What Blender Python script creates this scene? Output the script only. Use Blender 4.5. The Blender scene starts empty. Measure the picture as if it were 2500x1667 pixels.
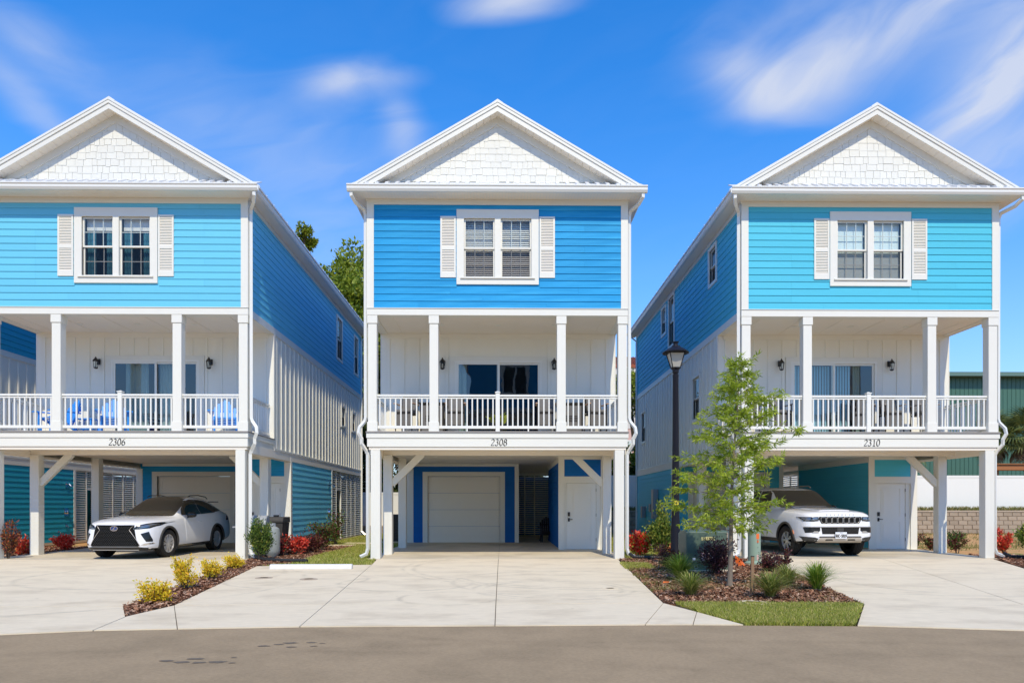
import bpy, bmesh, math, random
import numpy as np
from mathutils import Vector, Matrix
from mathutils.bvhtree import BVHTree
from math import sin, cos, pi, radians, sqrt, atan2

sc = bpy.context.scene
col = sc.collection
rng = random.Random(7)
npr = np.random.RandomState(11)

# ------------------------------------------------------------------ camera
cam_d = bpy.data.cameras.new('camera')
cam = bpy.data.objects.new('camera', cam_d); col.objects.link(cam)
cam.location = (0, 0, 1.5)
cam.rotation_euler = (radians(90), 0, radians(-0.7))
cam_d.sensor_width = 36; cam_d.lens = 24; cam_d.shift_y = 0.1607
cam_d.clip_start = 0.1; cam_d.clip_end = 3000
sc.camera = cam

# ------------------------------------------------------------------ sky and sun
SUN_EL, SUN_AZ = radians(48), radians(7)          # azimuth: degrees to the right of straight behind the camera
world = bpy.data.worlds.new("World"); sc.world = world; world.use_nodes = True
wn = world.node_tree.nodes; wl = world.node_tree.links
for n in list(wn): wn.remove(n)
w_out = wn.new('ShaderNodeOutputWorld'); w_bg = wn.new('ShaderNodeBackground')
sky = wn.new('ShaderNodeTexSky'); sky.sky_type = 'NISHITA'; sky.sun_disc = False
sky.sun_elevation = SUN_EL; sky.sun_rotation = pi - SUN_AZ
sky.air_density = 1.0; sky.dust_density = 0.1; sky.ozone_density = 2.5; sky.altitude = 0
w_bg.inputs['Strength'].default_value = 0.14
def wmath(op, a, b=None, c=None, clamp=False):
    n = wn.new('ShaderNodeMath'); n.operation = op; n.use_clamp = clamp
    for i, v in enumerate((a, b, c)):
        if v is None: continue
        if isinstance(v, (int, float)): n.inputs[i].default_value = v
        else: wl.new(v, n.inputs[i])
    return n.outputs[0]
wt = wn.new('ShaderNodeTexCoord'); wsep = wn.new('ShaderNodeSeparateXYZ'); wl.new(wt.outputs['Generated'], wsep.inputs[0])
# cirrus on a plane high above: direction / height
hz = wmath('MAXIMUM', wsep.outputs[2], 0.02); hz = wmath('ADD', hz, 0.12)
px = wmath('DIVIDE', wsep.outputs[0], hz); py = wmath('DIVIDE', wsep.outputs[1], hz)
wc = wn.new('ShaderNodeCombineXYZ'); wl.new(px, wc.inputs[0]); wl.new(py, wc.inputs[1])
wm = wn.new('ShaderNodeMapping'); wm.inputs['Rotation'].default_value = (0, 0, radians(28)); wm.inputs['Scale'].default_value = (0.55, 1.35, 1); wm.inputs['Location'].default_value = (3.1, 1.7, 0)
wl.new(wc.outputs[0], wm.inputs[0])
wnz = wn.new('ShaderNodeTexNoise'); wnz.inputs['Scale'].default_value = 0.55; wnz.inputs['Detail'].default_value = 5; wnz.inputs['Roughness'].default_value = 0.42; wnz.inputs['Distortion'].default_value = 0.6
wl.new(wm.outputs[0], wnz.inputs['Vector'])
wm2 = wn.new('ShaderNodeMapping'); wm2.inputs['Rotation'].default_value = (0, 0, radians(20)); wm2.inputs['Scale'].default_value = (1.2, 4.5, 1)
wl.new(wc.outputs[0], wm2.inputs[0])
wnz2 = wn.new('ShaderNodeTexNoise'); wnz2.inputs['Scale'].default_value = 0.5; wnz2.inputs['Detail'].default_value = 4; wnz2.inputs['Roughness'].default_value = 0.45; wnz2.inputs['Distortion'].default_value = 1.0
wl.new(wm2.outputs[0], wnz2.inputs['Vector'])
CLOUDS = [  # azimuth, elevation (deg), half-size az, half-size el, amount, tilt (deg)
    (19.5, 31.3, 3.4, 1.5, 0.62, -24), (24.0, 30.6, 4.5, 1.6, 0.75, 8), (30.5, 31.8, 6.0, 2.2, 0.62, 12), (38, 31, 6, 3, 0.55, 10), (24, 34, 9, 2.5, 0.28, 10),
    (35.5, 26.2, 4.2, 1.6, 0.72, 22), (40, 28, 5, 2.4, 0.6, 20), (37.5, 23.0, 4.5, 1.3, 0.6, 6), (36.5, 20, 4, 1.5, 0.5, 5), (33, 24.5, 7, 4, 0.22, 20),
    (-14.0, 31.2, 3.0, 1.25, 0.72, 12), (-11.0, 31.4, 3.5, .8, 0.35, 8), (-9.0, 28.6, 2.2, 1.4, 0.5, -48), (0.4, 36.4, 4.6, 0.8, 0.85, 2),
    (-35.5, 28.8, 3.4, 1.3, 0.45, -14), (-35.5, 25.6, 3.6, 1.0, 0.5, -26), (-25, 28, 8, 3.2, 0.25, 10), (-15, 25, 8, 4, 0.30, 0), (-12, 20, 7, 3.5, 0.25, 0),
    (80, 25, 22, 8, 0.5, 10), (150, 30, 25, 6, 0.5, -10), (-100, 22, 24, 7, 0.5, 15), (-150, 35, 20, 7, 0.4, 0)]  # this row: unseen clouds outside the view, added to whiten the fill light
w_az = wmath('MULTIPLY', wmath('ARCTAN2', wsep.outputs[0], wsep.outputs[1]), 180 / pi)
w_el = wmath('MULTIPLY', wmath('ARCSINE', wsep.outputs[2]), 180 / pi)
wob = wmath('MULTIPLY', wmath('SUBTRACT', wnz.outputs['Fac'], 0.5), 8.0)
w_az = wmath('ADD', w_az, wob); w_el = wmath('ADD', w_el, wmath('MULTIPLY', wmath('SUBTRACT', wnz2.outputs['Fac'], 0.5), 5.0))
tot = None
for a, e, ra, re_, amt, tilt in CLOUDS:
    c_, s_ = cos(radians(tilt)), sin(radians(tilt))
    da = wmath('SUBTRACT', w_az, a); de = wmath('SUBTRACT', w_el, e)
    u = wmath('DIVIDE', wmath('ADD', wmath('MULTIPLY', da, c_), wmath('MULTIPLY', de, s_)), ra)
    v = wmath('DIVIDE', wmath('SUBTRACT', wmath('MULTIPLY', de, c_), wmath('MULTIPLY', da, s_)), re_)
    r2 = wmath('ADD', wmath('MULTIPLY', u, u), wmath('MULTIPLY', v, v))
    g_ = wmath('MULTIPLY', wmath('EXPONENT', wmath('MULTIPLY', r2, -1.0)), amt)
    tot = g_ if tot is None else wmath('ADD', tot, g_)
# fibres: noise stretched along the wind, so the patches break into wisps
cf, sf = cos(radians(14)), sin(radians(14))
fu = wmath('ADD', wmath('MULTIPLY', w_az, cf), wmath('MULTIPLY', w_el, sf)); fv = wmath('SUBTRACT', wmath('MULTIPLY', w_el, cf), wmath('MULTIPLY', w_az, sf))
fc = wn.new('ShaderNodeCombineXYZ'); wl.new(wmath('MULTIPLY', fu, .10), fc.inputs[0]); wl.new(wmath('MULTIPLY', fv, .33), fc.inputs[1])
fn = wn.new('ShaderNodeTexNoise'); fn.inputs['Scale'].default_value = 1.0; fn.inputs['Detail'].default_value = 7; fn.inputs['Roughness'].default_value = 0.50; fn.inputs['Distortion'].default_value = 1.1
wl.new(fc.outputs[0], fn.inputs['Vector'])
fine = wmath('MULTIPLY_ADD', fn.outputs['Fac'], 2.6, -0.75, clamp=True)
cl_f = wmath('MULTIPLY', tot, wmath('MULTIPLY_ADD', fine, .48, .42), clamp=True)
cl_f = wmath('SUBTRACT', cl_f, .03, clamp=True)
cl_f = wmath('ADD', cl_f, wmath('MULTIPLY', wmath('MULTIPLY_ADD', fn.outputs['Fac'], 1.6, -.66, clamp=True), .03))
cl_f = wmath('MINIMUM', cl_f, 0.82)
whs = wn.new('ShaderNodeHueSaturation'); whs.inputs['Hue'].default_value = 0.508; whs.inputs['Saturation'].default_value = 1.46; whs.inputs['Value'].default_value = 2.1
wl.new(sky.outputs[0], whs.inputs['Color'])
wmix = wn.new('ShaderNodeMix'); wmix.data_type = 'RGBA'
whz = wn.new('ShaderNodeMix'); whz.data_type = 'RGBA'; whz.inputs['B'].default_value = (3.0, 4.2, 6.4, 1)
wl.new(wmath('MULTIPLY', wmath('EXPONENT', wmath('MULTIPLY', wmath('ABSOLUTE', wsep.outputs[2]), -4.2)), .92), whz.inputs['Factor']); wl.new(whs.outputs[0], whz.inputs['A'])
wl.new(cl_f, wmix.inputs['Factor']); wl.new(whz.outputs['Result'], wmix.inputs['A']); wmix.inputs['B'].default_value = (5.6, 5.9, 6.7, 1)
wl.new(wmix.outputs['Result'], w_bg.inputs['Color']); wl.new(w_bg.outputs[0], w_out.inputs[0])

sun_d = bpy.data.lights.new('sun', 'SUN'); sun_d.energy = 4.1; sun_d.angle = radians(0.53); sun_d.color = (1.0, 0.90, 0.70)
sun = bpy.data.objects.new('sun', sun_d); col.objects.link(sun)
sun_dir = Vector((sin(SUN_AZ) * cos(SUN_EL), -cos(SUN_AZ) * cos(SUN_EL), sin(SUN_EL)))
sun.rotation_euler = sun_dir.to_track_quat('Z', 'Y').to_euler()
sc.view_settings.view_transform = 'Standard'; sc.view_settings.look = 'None'
sc.view_settings.exposure = -0.1; sc.view_settings.gamma = 1.0; sc.view_settings.use_curve_mapping = False
sc.cycles.max_bounces = 12; sc.cycles.diffuse_bounces = 8; sc.cycles.transparent_max_bounces = 12

# ------------------------------------------------------------------ materials
def mat(name, c, rough=0.6, spec=0.4, metal=0.0, var=0.0, vscale=6.0, bump=0.0, bscale=60.0, objvar=0.0, island=None, coat=0.0, trans=0.0, c2=None, c2scale=1.0, c2pos=(0.45, 0.6), stretch=(1, 1, 1)):
    """procedural surface: base colour, a second colour blended by noise, fine value noise, per-object or per-island change, bump"""
    m = bpy.data.materials.new(name); m.use_nodes = True
    nt = m.node_tree; N = nt.nodes; L = nt.links
    bs = N['Principled BSDF']; bs.inputs['Roughness'].default_value = rough
    bs.inputs['Specular IOR Level'].default_value = spec; bs.inputs['Metallic'].default_value = metal
    bs.inputs['Coat Weight'].default_value = coat
    if coat: bs.inputs['Coat Roughness'].default_value = 0.04
    tc = N.new('ShaderNodeTexCoord'); mp = N.new('ShaderNodeMapping'); mp.inputs['Scale'].default_value = stretch
    L.new(tc.outputs['Object'], mp.inputs[0])
    rgb = N.new('ShaderNodeRGB'); rgb.outputs[0].default_value = (*c, 1); cur = rgb.outputs[0]
    if c2 is not None:
        nz = N.new('ShaderNodeTexNoise'); nz.inputs['Scale'].default_value = c2scale; nz.inputs['Detail'].default_value = 6; nz.inputs['Roughness'].default_value = 0.6
        L.new(mp.outputs[0], nz.inputs['Vector'])
        rp = N.new('ShaderNodeMapRange'); rp.inputs['From Min'].default_value = c2pos[0]; rp.inputs['From Max'].default_value = c2pos[1]
        L.new(nz.outputs['Fac'], rp.inputs[0])
        mx = N.new('ShaderNodeMix'); mx.data_type = 'RGBA'; L.new(rp.outputs[0], mx.inputs['Factor']); L.new(cur, mx.inputs['A']); mx.inputs['B'].default_value = (*c2, 1)
        cur = mx.outputs['Result']
    fac = None
    def addf(sock, amp):
        nonlocal fac
        mm = N.new('ShaderNodeMath'); mm.operation = 'MULTIPLY_ADD'; L.new(sock, mm.inputs[0]); mm.inputs[1].default_value = amp * 2; mm.inputs[2].default_value = 1 - amp
        if fac is None: fac = mm.outputs[0]
        else:
            m2 = N.new('ShaderNodeMath'); m2.operation = 'MULTIPLY'; L.new(fac, m2.inputs[0]); L.new(mm.outputs[0], m2.inputs[1]); fac = m2.outputs[0]
    if var:
        nz = N.new('ShaderNodeTexNoise'); nz.inputs['Scale'].default_value = vscale; nz.inputs['Detail'].default_value = 8; nz.inputs['Roughness'].default_value = 0.65
        L.new(mp.outputs[0], nz.inputs['Vector']); addf(nz.outputs['Fac'], var)
    if objvar:
        oi = N.new('ShaderNodeObjectInfo'); addf(oi.outputs['Random'], objvar)
    if fac is not None:
        cr = N.new('ShaderNodeVectorMath'); cr.operation = 'SCALE'; L.new(cur, cr.inputs[0]); L.new(fac, cr.inputs['Scale']); cur = cr.outputs[0]
    if island:
        gi = N.new('ShaderNodeNewGeometry'); ramp = N.new('ShaderNodeValToRGB'); ramp.color_ramp.interpolation = 'LINEAR'
        els = ramp.color_ramp.elements
        for i, cc in enumerate(island):
            p_ = i / (len(island) - 1)
            e = els[i] if i < 2 else els.new(p_)
            e.position = p_; e.color = (*cc, 1)
        L.new(gi.outputs['Random Per Island'], ramp.inputs[0]); cur = ramp.outputs[0]
    L.new(cur, bs.inputs['Base Color'])
    if bump:
        nz = N.new('ShaderNodeTexNoise'); nz.inputs['Scale'].default_value = bscale; nz.inputs['Detail'].default_value = 6
        L.new(mp.outputs[0], nz.inputs['Vector'])
        bp = N.new('ShaderNodeBump'); bp.inputs['Strength'].default_value = bump; bp.inputs['Distance'].default_value = 0.02
        L.new(nz.outputs['Fac'], bp.inputs['Height']); L.new(bp.outputs[0], bs.inputs['Normal'])
    if trans:
        tr = N.new('ShaderNodeBsdfTranslucent'); ms = N.new('ShaderNodeMixShader'); ms.inputs[0].default_value = trans
        L.new(cur, tr.inputs[0]); L.new(bs.outputs[0], ms.inputs[1]); L.new(tr.outputs[0], ms.inputs[2])
        L.new(ms.outputs[0], N['Material Output'].inputs[0])
    return m

def add_marks(m, rings, dark=.16):
    """tyre scuffs: thin broken arcs worn into the surface"""
    nt = m.node_tree; N = nt.nodes; L = nt.links; bs = N['Principled BSDF']; src = bs.inputs['Base Color'].links[0].from_socket
    tc = N.new('ShaderNodeTexCoord'); sp = N.new('ShaderNodeSeparateXYZ'); L.new(tc.outputs['Object'], sp.inputs[0])
    def mm(op, a, b=None, c=None, clamp=False):
        n = N.new('ShaderNodeMath'); n.operation = op; n.use_clamp = clamp
        for i, v in enumerate((a, b, c)):
            if v is None: continue
            if isinstance(v, (int, float)): n.inputs[i].default_value = v
            else: L.new(v, n.inputs[i])
        return n.outputs[0]
    nz = N.new('ShaderNodeTexNoise'); nz.inputs['Scale'].default_value = 1.6; nz.inputs['Detail'].default_value = 7; nz.inputs['Roughness'].default_value = .7; L.new(tc.outputs['Object'], nz.inputs['Vector'])
    br = mm('MULTIPLY_ADD', nz.outputs['Fac'], 4.5, -1.75, clamp=True); tot = None
    for (cx, cy, r, w) in rings:
        dx = mm('SUBTRACT', sp.outputs[0], cx); dy = mm('SUBTRACT', sp.outputs[1], cy); d = mm('SQRT', mm('ADD', mm('MULTIPLY', dx, dx), mm('MULTIPLY', dy, dy)))
        q = mm('DIVIDE', mm('ABSOLUTE', mm('SUBTRACT', d, r)), w); g = mm('EXPONENT', mm('MULTIPLY', mm('MULTIPLY', q, q), -1.0)); tot = g if tot is None else mm('MAXIMUM', tot, g)
    f = mm('MULTIPLY_ADD', mm('MULTIPLY', tot, br), -dark, 1.0)
    # small dark drips
    vo = N.new('ShaderNodeTexVoronoi'); vo.inputs['Scale'].default_value = 1.1; L.new(tc.outputs['Object'], vo.inputs['Vector'])
    drip = mm('MULTIPLY_ADD', vo.outputs['Distance'], -22.0, 1.0, clamp=True); f = mm('MULTIPLY', f, mm('MULTIPLY_ADD', drip, -.35, 1.0))
    cr = N.new('ShaderNodeVectorMath'); cr.operation = 'SCALE'; L.new(src, cr.inputs[0]); L.new(f, cr.inputs['Scale']); L.new(cr.outputs[0], bs.inputs['Base Color'])

def glass_mat(name, tint=(0.93, 0.955, 0.96), ior=1.6):
    m = bpy.data.materials.new(name); m.use_nodes = True; N = m.node_tree.nodes; L = m.node_tree.links
    N.remove(N['Principled BSDF'])
    t = N.new('ShaderNodeBsdfTransparent'); t.inputs[0].default_value = (*tint, 1)
    g = N.new('ShaderNodeBsdfGlossy'); g.inputs['Roughness'].default_value = 0.0
    f = N.new('ShaderNodeFresnel'); f.inputs['IOR'].default_value = ior
    nz = N.new('ShaderNodeTexNoise'); nz.inputs['Scale'].default_value = 1.3
    tc = N.new('ShaderNodeTexCoord'); L.new(tc.outputs['Object'], nz.inputs['Vector'])
    bp = N.new('ShaderNodeBump'); bp.inputs['Strength'].default_value = 0.12; bp.inputs['Distance'].default_value = 0.02
    L.new(nz.outputs['Fac'], bp.inputs['Height']); L.new(bp.outputs[0], g.inputs['Normal'])
    ge = N.new('ShaderNodeNewGeometry'); om = N.new('ShaderNodeMath'); om.operation = 'SUBTRACT'; om.inputs[0].default_value = 1; L.new(ge.outputs['Backfacing'], om.inputs[1])
    fm = N.new('ShaderNodeMath'); fm.operation = 'MULTIPLY'; L.new(f.outputs[0], fm.inputs[0]); L.new(om.outputs[0], fm.inputs[1])
    ms = N.new('ShaderNodeMixShader'); L.new(fm.outputs[0], ms.inputs[0]); L.new(t.outputs[0], ms.inputs[1]); L.new(g.outputs[0], ms.inputs[2])
    L.new(ms.outputs[0], N['Material Output'].inputs[0])
    return m

M = {}
M['white'] = mat('white_paint', (.76, .745, .67), .45, .4, var=.03, vscale=3, bump=.04, bscale=90)
M['wpost'] = mat('white_wood_post', (.75, .735, .66), .5, .35, var=.05, vscale=2.0, bump=.25, bscale=8, stretch=(12, 12, .6))
M['cream'] = mat('cream_soffit', (.83, .77, .67), .6, .3, var=.03, vscale=4)
M['gutter'] = mat('white_gutter_metal', (.77, .765, .71), .25, .5, var=.02)
M['vinyl'] = mat('white_vinyl', (.79, .78, .72), .3, .5, var=.02)
M['wsiding'] = mat('white_board', (.82, .80, .71), .5, .35, var=.03, vscale=2, bump=.05, bscale=60)
M['blue06'] = mat('sky_blue_siding', (.145, .53, .72), .6, .18, var=.06, vscale=2.5, objvar=.03, bump=.12, bscale=14, stretch=(.5, 4, 9))
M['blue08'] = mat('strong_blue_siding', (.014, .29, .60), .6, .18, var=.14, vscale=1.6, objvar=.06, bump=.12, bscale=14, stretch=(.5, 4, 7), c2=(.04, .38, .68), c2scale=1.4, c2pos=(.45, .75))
M['blue08shade'] = mat('shaded_blue_siding', (.006, .13, .44), .6, .18, var=.06, objvar=.03)  # darker copy of the middle house blue, carport shade put into the colour
M['gdoor'] = mat('garage_door_enamel', (.86, .82, .73), .5, .35, var=.02)
M['blue10'] = mat('aqua_siding', (.085, .50, .66), .6, .18, var=.06, vscale=2.5, objvar=.03, bump=.12, bscale=14, stretch=(.5, 4, 9))
M['blue04'] = mat('teal_blue_siding', (.02, .35, .50), .6, .18, var=.05, vscale=2.5, objvar=.035, bump=.12, bscale=14, stretch=(.5, 4, 9))
M['roof'] = mat('white_metal_roof', (.74, .74, .74), .35, .5, var=.03)
M['shingle'] = mat('white_shingle', (.75, .74, .67), .55, .3, var=.03, objvar=.025, bump=.2, bscale=10, stretch=(14, 14, 1))
M['dark'] = mat('dark_interior', (.035, .033, .032), .8, .2, var=.05)
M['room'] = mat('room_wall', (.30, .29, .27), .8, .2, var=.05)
M['decktop'] = mat('light_bounce_decking', (.60, .55, .48), .7, .3, var=.1, bump=.1)  # unseen deck top, made pale to bounce light up into the porch
M['deckgrey'] = mat('grey_deck_edge', (.25, .235, .22), .7, .3, var=.1, bump=.1)
M['glass'] = glass_mat('window_glass')
M['doorglass'] = glass_mat('sliding_door_glass', (.93, .955, .96), 2.0)
M['roomreflect'] = mat('door_reflection_navy', (.04, .07, .11), .8, .2, var=.05)  # navy reflection of the sliding door put into the room colour
M['pshade'] = mat('pale_blue_shade', (.74, .84, .84), .7, .2, var=.04)
M['vblind'] = mat('pale_blue_blind', (.38, .62, .70), .6, .3, var=.03)
M['screen'] = glass_mat('insect_screened_glass', (.76, .755, .75), 1.35)
M['blind'] = mat('white_blind', (.80, .78, .74), .6, .3, objvar=.04)
M['curtain'] = mat('pale_curtain', (.42, .55, .52), .9, .1, var=.08, trans=.3)
M['curtainb'] = mat('blue_curtain', (.12, .33, .42), .9, .1, var=.08, trans=.3)
M['black'] = mat('black_metal', (.014, .013, .014), .38, .5, var=.1, bump=.05)
M['digit'] = mat('dark_numerals', (.05, .047, .045), .5, .4, var=.1)
M['chrome'] = mat('chrome', (.75, .75, .76), .12, .6, metal=1.0, var=.02)
M['lampglass'] = mat('frosted_lamp_glass', (.62, .60, .54), .25, .5, var=.05, trans=.35)
M['concrete'] = mat('broom_finished_concrete', (.76, .645, .46), .8, .25, var=.13, vscale=5.0, bump=.12, bscale=120, c2=(.61, .505, .35), c2scale=.8, c2pos=(.48, .72), stretch=(1, 1.8, 1))
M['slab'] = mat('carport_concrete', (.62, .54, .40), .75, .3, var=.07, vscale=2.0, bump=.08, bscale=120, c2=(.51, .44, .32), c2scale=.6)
M['asphalt'] = mat('worn_asphalt', (.37, .275, .168), .9, .12, var=.30, vscale=30, bump=.4, bscale=120, c2=(.31, .232, .142), c2scale=1.1, c2pos=(.42, .66))
M['joint'] = mat('joint_dirt', (.16, .13, .10), .95, .1, var=.2)
M['mulch'] = mat('mulch_soil', (.15, .075, .045), .95, .15, var=.35, vscale=30, bump=.8, bscale=40)
M['chip'] = mat('mulch_chips', (.2, .1, .06), .9, .2, island=[(.08, .038, .022), (.23, .10, .055), (.36, .18, .10), (.52, .36, .25)])
M['soil'] = mat('sandy_soil', (.56, .31, .13), .95, .15, var=.2, vscale=8, bump=.5, bscale=20, c2=(.22, .22, .06), c2scale=.9, c2pos=(.52, .66))
M['turf'] = mat('lawn_thatch', (.14, .15, .04), .95, .15, var=.3, vscale=12, bump=.6, bscale=60, c2=(.34, .26, .13), c2scale=2.6, c2pos=(.42, .62))
M['blade'] = mat('grass_blades', (.1, .2, .03), .55, .3, island=[(.16, .20, .02), (.32, .38, .05), (.46, .46, .09), (.66, .54, .24)], trans=.3)
M['blockw'] = mat('retaining_block', (.33, .265, .195), .9, .2, var=.16, vscale=9, bump=.8, bscale=18, objvar=.13)
M['cap'] = mat('retaining_cap', (.42, .345, .26), .9, .2, var=.1, vscale=9, bump=.4, bscale=20, objvar=.06)

add_marks(M['concrete'], [(.9, 12.4, 1.25, .05), (.9, 12.4, 1.45, .05), (1.2, 13.6, 2.2, .06), (-1.9, 13.4, 1.3, .06), (-.9, 11.2, .8, .05), (2.4, 17.0, 4.6, .07), (2.4, 17.0, 4.85, .05), (-7.5, 15, 2.6, .07), (-8.5, 13.5, 4.4, .06), (9.2, 13.5, 2.4, .07), (8.6, 16.5, 5.2, .07), (-4.2, 14, 1.4, .05)], .22)
add_marks(M['asphalt'], [(-3, -6, 13.2, .12), (2, -20, 27.6, .10), (6, 30, 23.2, .10)], .12)
# ------------------------------------------------------------------ helpers
class MB:
    """collects shapes, then becomes one mesh object"""
    def __init__(s): s.v = []; s.f = []
    def add(s, vs, fs):
        o = len(s.v); s.v += [tuple(v) for v in vs]; s.f += [tuple(i + o for i in f) for f in fs]; return s
    def box(s, x0, x1, y0, y1, z0, z1):
        return s.add([(x0, y0, z0), (x1, y0, z0), (x1, y1, z0), (x0, y1, z0), (x0, y0, z1), (x1, y0, z1), (x1, y1, z1), (x0, y1, z1)],
                     [(3, 2, 1, 0), (4, 5, 6, 7), (0, 1, 5, 4), (1, 2, 6, 5), (2, 3, 7, 6), (3, 0, 4, 7)])
    def prism(s, poly, axis, a, b):
        """poly of 2D points extruded along axis ('x': (y,z), 'y': (x,z), 'z': (x,y)) from a to b"""
        n = len(poly)
        ar = sum(poly[i][0] * poly[(i + 1) % n][1] - poly[(i + 1) % n][0] * poly[i][1] for i in range(n))
        if (ar < 0) != (axis == 'y'): poly = poly[::-1]
        P = {'x': lambda p, t: (t, p[0], p[1]), 'y': lambda p, t: (p[0], t, p[1]), 'z': lambda p, t: (p[0], p[1], t)}[axis]
        vs = [P(p, a) for p in poly] + [P(p, b) for p in poly]
        fs = [tuple(range(n))[::-1], tuple(range(n, 2 * n))] + [(i, (i + 1) % n, n + (i + 1) % n, n + i) for i in range(n)]
        return s.add(vs, fs)
    def tube(s, path, r, n=8, cap=True, flat=None):
        """round (or flat=(w,d) rectangular) tube along a path; r a number or a list"""
        P = [Vector(p) for p in path]; k = len(P); rs = r if isinstance(r, (list, tuple)) else [r] * k
        up = Vector((0, 0, 1)); vs = []
        prevx = None
        for i, p in enumerate(P):
            t = (P[min(i + 1, k - 1)] - P[max(i - 1, 0)]).normalized()
            if prevx is None:
                a = Vector((1, 0, 0)) if abs(t.x) < .9 else Vector((0, 1, 0))
                x = (a - t * a.dot(t)).normalized()
            else: x = (prevx - t * prevx.dot(t)).normalized()
            prevx = x; y = t.cross(x)
            if flat:
                for (u, v) in ((-1, -1), (1, -1), (1, 1), (-1, 1)): vs.append(p + x * u * flat[0] / 2 + y * v * flat[1] / 2)
            else:
                for j in range(n): vs.append(p + (x * cos(2 * pi * j / n) + y * sin(2 * pi * j / n)) * rs[i])
        if flat: n = 4
        fs = [(i * n + j, i * n + (j + 1) % n, (i + 1) * n + (j + 1) % n, (i + 1) * n + j) for i in range(k - 1) for j in range(n)]
        if cap: fs += [tuple(range(n))[::-1], tuple(range((k - 1) * n, k * n))]
        return s.add(vs, fs)
    def lathe(s, prof, n=24, c=(0, 0, 0), axis='z', cap=True):
        k = len(prof); vs = []
        for r, h in prof:
            for j in range(n):
                a = 2 * pi * j / n
                q = (r * cos(a), r * sin(a), h) if axis == 'z' else (h, r * cos(a), r * sin(a))
                vs.append((q[0] + c[0], q[1] + c[1], q[2] + c[2]))
        fs = [(i * n + j, i * n + (j + 1) % n, (i + 1) * n + (j + 1) % n, (i + 1) * n + j) for i in range(k - 1) for j in range(n)]
        if cap and prof[0][0] > 1e-4: fs.append(tuple(range(n))[::-1])
        if cap and prof[-1][0] > 1e-4: fs.append(tuple(range((k - 1) * n, k * n)))
        return s.add(vs, fs)
    def mesh(s, name, bevel=0, smooth=False, segs=1):
        me = bpy.data.meshes.new(name); me.from_pydata(s.v, [], s.f)
        if bevel:
            bm = bmesh.new(); bm.from_mesh(me); bmesh.ops.bevel(bm, geom=list(bm.edges), offset=bevel, segments=segs, affect='EDGES', clamp_overlap=True); bm.to_mesh(me); bm.free()
        if smooth:
            me.shade_smooth()
            try: me.set_sharp_from_angle(angle=radians(35))
            except Exception: pass
        return me
    def build(s, name, m, parent=None, bevel=0, smooth=False, loc=(0, 0, 0), rot=(0, 0, 0), kind=None):
        return link(name, s.mesh(name, bevel, smooth), m, parent, loc, rot, kind)

def link(name, me, m=None, parent=None, loc=(0, 0, 0), rot=(0, 0, 0), kind=None, scale=None):
    if m is not None and len(me.materials) == 0: me.materials.append(m if not isinstance(m, str) else M[m])
    o = bpy.data.objects.new(name, me); col.objects.link(o)
    if parent is not None: o.parent = parent
    o.location = loc; o.rotation_euler = rot
    if scale: o.scale = scale
    if kind: o['kind'] = kind
    return o

BOXES = {}
def pbox(name, m, parent, b, bevel=0.0, kind=None):
    """a box piece; alike boxes share one mesh"""
    x0, x1, y0, y1, z0, z1 = b
    if x1 < x0: x0, x1 = x1, x0
    d = (round(x1 - x0, 4), round(y1 - y0, 4), round(z1 - z0, 4), m, bevel)
    me = BOXES.get(d)
    if me is None:
        me = MB().box(-d[0] / 2, d[0] / 2, -d[1] / 2, d[1] / 2, -d[2] / 2, d[2] / 2).mesh(name, bevel)
        me.materials.append(M[m]); BOXES[d] = me
    return link(name, me, None, parent, ((x0 + x1) / 2, (y0 + y1) / 2, (z0 + z1) / 2), kind=kind)

def thing(name, label, cat, loc=(0, 0, 0), rz=0, group=None):
    o = bpy.data.objects.new(name, None); col.objects.link(o); o.empty_display_size = .2
    o.location = loc; o.rotation_euler = (0, 0, rz); o['label'] = label; o['category'] = cat
    if group: o['group'] = group
    return o
def tag(o, label, cat, group=None):
    o['label'] = label; o['category'] = cat
    if group: o['group'] = group
    return o
def struct(o): o['kind'] = 'structure'; return o
def dup(root, loc, rz=0, label=None):
    r = root.copy(); col.objects.link(r); r.location = loc; r.rotation_euler = (0, 0, rz)
    if label: r['label'] = label
    for ch in [c for c in bpy.data.objects if c.parent == root]:
        c = ch.copy(); col.objects.link(c); c.parent = r
        for g_ in [q for q in bpy.data.objects if q.parent == ch]:
            d = g_.copy(); col.objects.link(d); d.parent = c
    return r

def holed(mb, a0, a1, z0, z1, holes, put):
    """rectangle a0..a1 x z0..z1 minus holes, split in boxes handed to put(a,b,c,d)"""
    xs = sorted({a0, a1, *[min(max(h[0], a0), a1) for h in holes], *[min(max(h[1], a0), a1) for h in holes]})
    zs = sorted({z0, z1, *[min(max(h[2], z0), z1) for h in holes], *[min(max(h[3], z0), z1) for h in holes]})
    for i in range(len(xs) - 1):
        run = None
        for j in range(len(zs) - 1):
            cx, cz = (xs[i] + xs[i + 1]) / 2, (zs[j] + zs[j + 1]) / 2
            if any(h[0] < cx < h[1] and h[2] < cz < h[3] for h in holes):
                if run is not None: put(xs[i], xs[i + 1], run, zs[j]); run = None
            elif run is None: run = zs[j]
        if run is not None: put(xs[i], xs[i + 1], run, zs[-1])

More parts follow.
